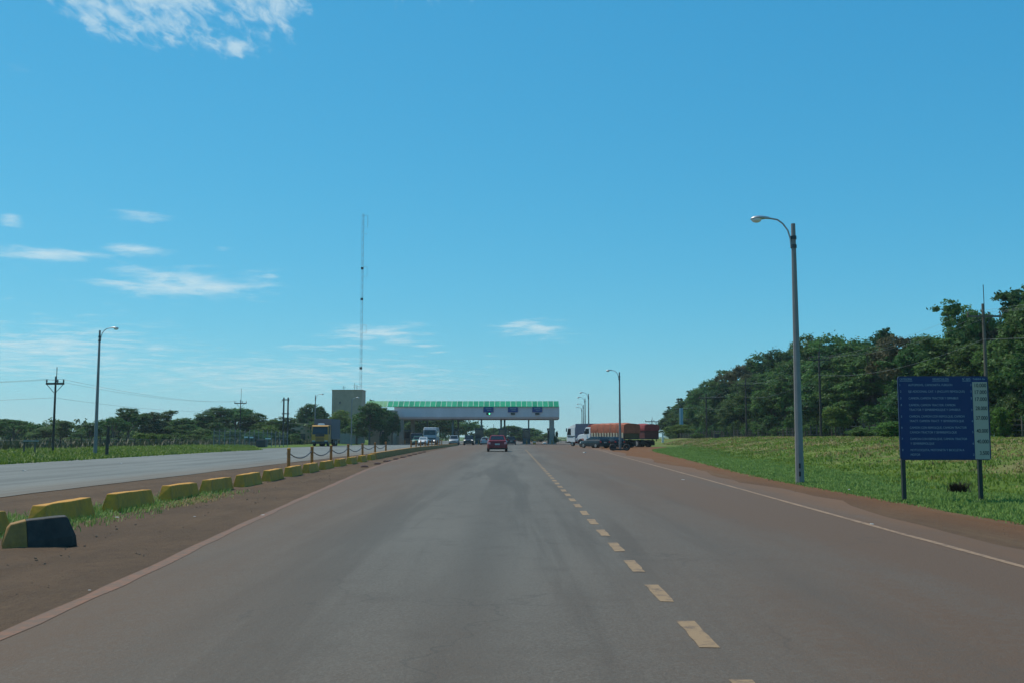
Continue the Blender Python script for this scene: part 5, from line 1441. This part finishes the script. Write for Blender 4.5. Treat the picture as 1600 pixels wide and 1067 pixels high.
# skyline of the forest, from its far end towards the tariff sign and past it
front = [
    (1046, 634, 'pine', 0, mt_leaf_dk, 246, 26, 'slim dark tree at the far tip of the forest, left of the tall blue sign'),
    (1062, 621, 'pine', 1, mt_leaf_dk, 236, 34, 'dark narrow crowned tree rising just behind the tall blue sign'),
    (1078, 609, 'pine', 2, mt_leaf_dk, 226, 34, 'dark pointed tree standing up above the tall blue sign'),
    (1093, 604, 'broad', 0, mt_leaf, 214, 46, 'rounded tree next to the pointed dark one at the forest end'),
    (1112, 592, 'broad', 1, mt_leaf_dk, 202, 58, 'dark broad tree behind the pole near the forest end'),
    (1134, 578, 'tall', 0, mt_leaf, 190, 60, 'ragged tree just left of the brownish crown'),
    (1157, 557, 'open', 0, mt_leaf_brown, 178, 74, 'brownish thin crowned tree sticking out of the forest slope'),
    (1186, 551, 'broad', 2, mt_leaf, 166, 76, 'broad green tree just right of the brownish crown'),
    (1216, 543, 'broad', 0, mt_leaf_dk, 155, 80, 'dense tree directly left of the near street lamp shaft'),
    (1240, 524, 'open', 1, mt_leaf, 160, 60, 'tree whose top twigs peep out behind the near street lamp shaft'),
    (1262, 524, 'broad', 1, mt_leaf, 136, 90, 'broad dense crown just right of the near street lamp shaft'),
    (1296, 521, 'broad', 2, mt_leaf, 126, 100, 'wide domed crown behind the slim utility pole'),
    (1334, 527, 'broad', 0, mt_leaf, 118, 96, 'low domed crown between the slim pole and the dark peak'),
    (1373, 513, 'tall', 1, mt_leaf_dk, 112, 66, 'small dark peaked crown above the forest top, left of the pinkish one'),
    (1404, 514, 'open', 2, mt_leaf_brown, 100, 120, 'pinkish brown twiggy crown above the left edge of the tariff sign'),
    (1440, 524, 'broad', 1, mt_leaf, 96, 92, 'mid green crown just left of the tallest tree, above the tariff sign'),
    (1486, 470, 'tall', 2, mt_leaf, 92, 96, 'tallest ragged tree rising high above the tariff sign'),
    (1512, 462, 'open', 3, mt_leaf, 90, 80, 'outlying leafy top leaning right from beside the tallest tree'),
    (1552, 486, 'open', 1, mt_leaf_brown, 90, 110, 'dull brownish crown behind the crossarm of the near utility pole'),
    (1592, 448, 'tall', 0, mt_leaf_dk, 80, 96, 'dark high crown at the photo edge right of the near utility pole'),
    (1640, 440, 'broad', 2, mt_leaf, 74, 150, 'broad tree cut by the photo edge beyond the near utility pole'),
]
for i, (px, pt, kd, v, mtx, Y, wp, lab) in enumerate(front):
    tree_px('forest_tree', lab, 'tree', kd, v, mtx, px, pt, Y, wp * 1.25, GF)
MARKS = [(1040, 'the forest tip'), (1063, 'the tall blue sign'), (1103, 'the third pole'), (1165, 'the second pole'), (1246, 'the near lamp'), (1281, 'the slim pole'), (1405, 'the tariff sign'), (1541, 'the near pole'), (1600, 'the photo edge')]
COUNT = {}
NTH = ['first', 'second', 'third', 'fourth', 'fifth', 'sixth', 'seventh', 'eighth', 'ninth', 'tenth', 'eleventh', 'twelfth']
def where(what, px):
    j = max([i for i, q in enumerate(MARKS) if q[0] <= px] or [0])
    k = (what, j); COUNT[k] = COUNT.get(k, 0) + 1
    n = NTH[min(COUNT[k], 12) - 1]
    if j == len(MARKS) - 1: return f'{what}, {n} one beyond the photo edge'
    return f'{what}, {n} leftwards from {MARKS[j + 1][1]} to {MARKS[j][1]}'
# the body of the forest: rows at the foot and behind
body = 'dense green tree in the body of the roadside forest, merging with its neighbours'
for row, (dx, hmin, hmax) in enumerate(((39.5, 8.5, 11.0), (46, 10.0, 12.2), (55, 9.5, 11.5))):
    y = 68.0 + row * 2
    while y < 245:
        px = CX + dx * F_PX / y
        h = rng.uniform(hmin, hmax)
        sky = float(np.interp(px, [1040, 1060, 1100, 1130, 1157, 1190, 1240, 1290, 1370, 1440, 1470, 1560, 1600, 1700], [645, 630, 604, 590, 566, 560, 540, 530, 530, 532, 500, 500, 470, 450]))
        hcap = CAM_H + (HORIZON - sky) * y / F_PX - gz1(dx, y)
        h = min(h, hcap * rng.uniform(.82, .98))
        tree('forest_tree', body if row else where('lower forest tree', px), 'tree', rng.choice(('broad', 'broad', 'tall', 'round')), rng.randrange(3), rng.choice((mt_leaf, mt_leaf, mt_leaf_dk)), dx + rng.uniform(-1.5, 1.5), y, h, rng.uniform(7, 9.5), GF)
        y += rng.uniform(4.6, 6.2) if row == 0 else rng.uniform(6.5, 9)
# bushes at the forest foot
GS = 'shrubs at the forest foot'
y = 58.0
while y < 235:
    sh = tree('forest_shrub', where('forest foot shrub', CX + 37.6 * F_PX / y), 'shrub', 'shrub', rng.randrange(3), rng.choice((mt_leaf, mt_leaf, mt_leaf_dk)), 37.6 + rng.uniform(-.6, 1.2), y, rng.uniform(2.0, 4.0), rng.uniform(3.6, 5.2), GS)
    y += rng.uniform(2.4, 3.6)
tree_px('young_tree', 'bright green young tree before the forest, right of the near street lamp', 'tree', 'round', 0, mt_leaf_br, 1305, 636, 100, 44)
tree_px('round_shrub', 'yellowish green round shrub beyond the bank right of the tariff sign', 'shrub', 'shrub', 1, mt_leaf_br, 1567, 634, 72, 52)
tree_px('bright_shrub', 'bright green shrub at the forest end below the tall blue sign', 'shrub', 'round', 1, mt_leaf_br, 1060, 662, 168, 44)
tree_px('bright_shrub', 'small bright shrub right of the pole near the forest end', 'shrub', 'shrub', 2, mt_leaf_br, 1090, 674, 160, 26)
tree_px('bright_shrub', 'low leafy shrub on the bank top just right of the lamp shaft', 'shrub', 'shrub', 0, mt_leaf_br, 1385, 656, 66, 84)
tree_px('bright_shrub', 'low leafy shrub on the bank top midway to the tariff sign', 'shrub', 'shrub', 2, mt_leaf, 1340, 664, 74, 60)
# thin bare saplings
for px, Y, lab in ((1380, 72, 'thin bare sapling on the bank, first left of the tariff sign'), (1348, 76, 'thin bare sapling on the bank, second left of the tariff sign')):
    p = at(px, 665, Y); z = gz1(p.x, Y)
    t = thing('sapling', lab, 'sapling', (p.x, Y, z), 0, 'saplings on the bank')
    MB().tube([(0, 0, -.1), (.05, 0, .7), (.0, 0, 1.5)], [.05, .045, .02], 6).build('trunk', mt_wood_dk, t)
    MB().tube([(.04, 0, .7), (.35, .05, 1.3)], [.03, .012], 5).build('branch', mt_wood_dk, t); MB().tube([(.03, 0, .9), (-.28, 0, 1.45)], [.03, .012], 5).build('branch', mt_wood_dk, t)

GL = 'trees beyond the opposite road'
left = [
    (22, 650, 'open', 0, mt_leaf, 150, 62, 'dark spreading tree at the photo edge beyond the wire fence'),
    (-25, 658, 'broad', 1, mt_leaf, 160, 70, 'dark tree cut by the photo edge'),
    (72, 668, 'round', 0, mt_leaf, 170, 46, 'low round tree behind the utility pole on the opposite verge'),
    (104, 656, 'tall', 1, mt_leaf, 165, 32, 'slender upright tree between the utility pole and the lamp'),
    (142, 660, 'broad', 2, mt_leaf_dk, 160, 44, 'dark domed tree cut by the lamp shaft across the road'),
    (178, 646, 'open', 1, mt_leaf, 150, 44, 'left part of the wide open crowned pair beyond the thick post'),
    (203, 632, 'open', 2, mt_leaf, 155, 66, 'wide open crowned tree with sky between its limbs'),
    (236, 642, 'broad', 0, mt_leaf_dk, 165, 60, 'dark tree just right of the open crowned tree'),
    (262, 640, 'tall', 0, mt_leaf, 170, 40, 'rounded top in the middle of the far tree row'),
    (290, 652, 'broad', 1, mt_leaf, 165, 60, 'lower tree in the dip of the far tree row'),
    (322, 643, 'broad', 2, mt_leaf, 175, 56, 'tree at the left shoulder of the highest far clump'),
    (345, 634, 'broad', 0, mt_leaf, 180, 60, 'rounded crown left of the pole in the highest far clump'),
    (370, 630, 'open', 3, mt_leaf, 185, 66, 'highest far crown right at the thin utility pole'),
    (398, 644, 'broad', 1, mt_leaf, 185, 56, 'crown sloping down right of the thin utility pole'),
    (422, 653, 'round', 1, mt_leaf_br, 180, 44, 'lighter rounded tree between the pole and the twin pole'),
    (447, 650, 'tall', 2, mt_leaf, 175, 40, 'shaggy tree wrapped round the twin pole'),
    (491, 630, 'round', 2, mt_leaf_dk, 196, 44, 'dense round dark tree rising behind the yellow truck'),
    (476, 652, 'round', 0, mt_leaf, 200, 40, 'smaller tree left of the round dark tree'),
    (540, 638, 'round', 1, mt_leaf_br, 190, 42, 'bright green bushy tree behind the slate grey truck box'),
    (558, 655, 'broad', 2, mt_leaf, 186, 40, 'loose green tree in front of the panel wall'),
    (578, 630, 'round', 0, mt_leaf, 181, 46, 'big dark bushy tree before the toll office'),
    (595, 636, 'round', 2, mt_leaf_dk, 187, 34, 'dark creeper clad tree right against the toll office'),
    (613, 642, 'round', 1, mt_leaf_dk, 189, 22, 'dark creeper clump hanging at the corner of the toll office'),
    (583, 623, 'tall', 1, mt_leaf_dk, 224, 22, 'dark treetop peeping between the tan block and the canopy roof'),
    (620, 668, 'round', 2, mt_leaf, 214, 26, 'small tree seen between toll office and first column'),
    (654, 645, 'broad', 0, mt_leaf, 240, 50, 'tree filling the gap between the beige columns'),
    (684, 640, 'broad', 1, mt_leaf, 250, 60, 'tall tree standing behind the bus beyond the canopy'),
    (716, 636, 'broad', 2, mt_leaf, 255, 50, 'tree whose ragged edge ends the clump beyond the canopy'),
    (640, 640, 'broad', 1, mt_leaf_dk, 262, 50, 'dark tree behind the first beige columns'),
    (772, 667, 'round', 1, mt_leaf, 280, 34, 'low tree beyond the lanes, left of the red car roof'),
    (799, 665, 'round', 0, mt_leaf_dk, 285, 36, 'low domed tree beyond the lanes, right of the twin columns'),
    (825, 668, 'round', 2, mt_leaf, 285, 36, 'low tree beyond the lanes, behind the lone booth'),
    (843, 676, 'shrub', 1, mt_leaf, 280, 34, 'sloping shrub left of the thick end column'),
    (870, 683, 'shrub', 0, mt_leaf_dk, 262, 20, 'small dark shrub at the foot of the thick end column'),
    (754, 680, 'shrub', 2, mt_leaf, 290, 30, 'low dark shrub far behind the first booth'),
    (815, 679, 'shrub', 2, mt_leaf_dk, 290, 40, 'low dark shrub far behind the lone booth'),
    (785, 680, 'shrub', 1, mt_leaf_dk, 292, 40, 'low dark shrub far behind the red car'),
]
for px, pt, kd, v, mtx, Y, wp, lab in left:
    tree_px('round_shrub' if kd == 'shrub' else 'broadleaf_tree', lab, 'shrub' if kd == 'shrub' else 'tree', kd, v, mtx, px, pt, Y, wp * 1.2, GL)
for px, pt, Y, wp, lab in ((226, 674, 104, 44, 'green bush on the verge below the open crowned tree'), (205, 684, 96, 30, 'low bush on the verge left of the green bush'), (262, 676, 122, 44, 'bush between the green bush and the mesh fence'), (303, 668, 140, 60, 'dark bush left of the mesh fence'), (345, 670, 138, 56, 'dark bush behind the first posts of the mesh fence'),
                           (395, 668, 142, 56, 'dark bush behind the middle of the mesh fence'), (433, 664, 150, 50, 'light bush behind the end of the mesh fence'), (455, 676, 158, 30, 'dark bush at the foot of the twin pole'), (60, 682, 110, 60, 'weedy bush behind the wire fence'), (120, 682, 112, 56, 'weedy bush left of the lamp across the road'), (168, 681, 118, 50, 'weedy bush behind the thick post')):
    tree_px('verge_bush', lab, 'shrub', 'shrub', rng.randrange(3), rng.choice((mt_leaf, mt_leaf_br if 'light' in lab or 'green' in lab else mt_leaf)), px, pt, Y, wp * 1.15, 'bushes on the opposite verge')
for px, pt, Y, wp, lab in ((602, 666, 186, 20, 'dark creeper covering the ground floor of the toll office'), (868, 672, 200.5, 8, 'creeper climbing the outer side of the thick end column')):
    tree_px('creeper', lab, 'creeper', 'shrub', 1, mt_leaf_dk, px, pt, Y, wp)
# far wood closing the view: reads as one mass
lob = []
r_ = random.Random(3)
for k in range(150):
    x = -330 + k * 2.6 + r_.uniform(-1, 1)
    if 12 < x: continue
    lo_ = x > -13
    lob.append((x, 345 + r_.uniform(-12, 12), r_.uniform(-1.0, .3) if lo_ else r_.uniform(1.0, 4.0), 3.6, 3.0, 1.8 if lo_ else r_.uniform(2.4, 3.6)))
for k in range(70):
    lob.append((-38 - 1.35 * k + r_.uniform(-1, 1), 205 + r_.uniform(-14, 14), r_.uniform(.8, 2.6), 2.8, 2.4, r_.uniform(1.6, 2.4)))
for k in range(70):
    lob.append((52 + r_.uniform(0, 45), 60 + 2.9 * k, r_.uniform(2, 7), 3.6, 3.6, 3.0))
for k in range(40):
    lob.append((r_.uniform(45, 140), 262 + r_.uniform(0, 30), r_.uniform(1, 4), 4, 4, 2.6))
o = bpy.data.objects.new('far_wood', crown('far_wood', 9, lob, 9500, 17, .42, mt_leaf)); COL.objects.link(o); stuff(o)

# dark wiry clump in the grass by the sign
p = at(1497, 752, 23.6)
sb = blades('wiry_clump', np.array([[rng.gauss(0, .085), rng.gauss(0, .07), 0] for _ in range(150)]), .30, .012, leaf_mat('burnt_stalks', (.012, .012, .010), (.035, .03, .022), 0, 0), 31, 1.1, None, 6)
sb.location = (p.x, 23.6, gz1(p.x, 23.6) + .0); del sb['kind']
tag(sb, 'dark dry wiry clump in the grass below the tariff sign, beside its right post', 'clump')

# ------------------------------------------------------------------ litter
lit = [(913, 707, .55, 'white scrap lying on the road beyond the lane dashes'), (1065, 749.5, .16, 'pale scrap on the right edge line, before the near street lamp'), (1355, 819, .14, 'pale scrap on the right edge line below the tariff sign'), (1097, 721.5, .22, 'white scrap at the grass edge, first of three in a row'), (1103.5, 723, .18, 'white scrap at the grass edge, second of three in a row'), (1118, 725.5, .22, 'white scrap at the grass edge, third of three in a row'), (1322, 765, .18, 'white scrap at the grass edge right of the near street lamp'),
       (44, 735.5, .34, 'white scrap on the opposite road near the photo edge'), (193, 724, .26, 'white scrap on the opposite road right of the lamp'), (213, 712.5, .4, 'white scrap at the far grass edge'), (125, 719, .3, 'pale scrap at the far grass edge below the lamp'), (190, 808.5, .13, 'pale scrap in the median grass between the second and third kerb blocks'), (174, 796, .1, 'white crumpled scrap at the foot of the third kerb block'), (415, 805, .12, 'small pale piece lying on the orange edge line'), (310, 807, .08, 'tiny pale chip on the median dirt'), (152, 921, .05, 'tiny white chip on the median dirt near the photo edge'), (1321, 721.5, .2, 'white scrap in the grass bank right of the near street lamp')]
for px, py, s, lab in lit:
    y = CAM_H * F_PX / (py - HORIZON); x = (px - CX) * y / F_PX
    z = gz1(x, y) + .04
    if 'bank' in lab: x, y, z = at(1321, 721, 48).x, 44, gz1(14.8, 44) + .1
    s *= .7; r2 = random.Random(px); m = MB(); n = 7
    ring = lambda q, zz: [(s * q * math.cos(6.28 * k / n) * r2.uniform(.5, 1), s * .7 * q * math.sin(6.28 * k / n) * r2.uniform(.5, 1), zz * r2.uniform(.6, 1.2)) for k in range(n)]
    m.rings([ring(.5, 0), ring(.55, s * .07), ring(.3, s * .14)])
    o = m.build('litter_scrap', mt_litter, None); o.location = (x, y, z - .01)
    tag(o, lab, 'litter', 'pale scraps of litter')

# ------------------------------------------------------------------ the air: thin even haze over the whole place, sky and clouds outside it
hz = MB().box((0, 955, 26), (1900, 2190, 64)).build('haze', None)
hz['kind'] = 'stuff'
hm = bpy.data.materials.new('haze_air'); hm.use_nodes = True
nt = hm.node_tree; nt.nodes.clear()
ho = nt.nodes.new('ShaderNodeOutputMaterial'); pv = nt.nodes.new('ShaderNodeVolumePrincipled')
pv.inputs['Color'].default_value = (.78, .93, 1.0, 1); pv.inputs['Density'].default_value = 0.00024; pv.inputs['Anisotropy'].default_value = .3
nt.links.new(pv.outputs[0], ho.inputs['Volume'])
hz.data.materials.append(hm)
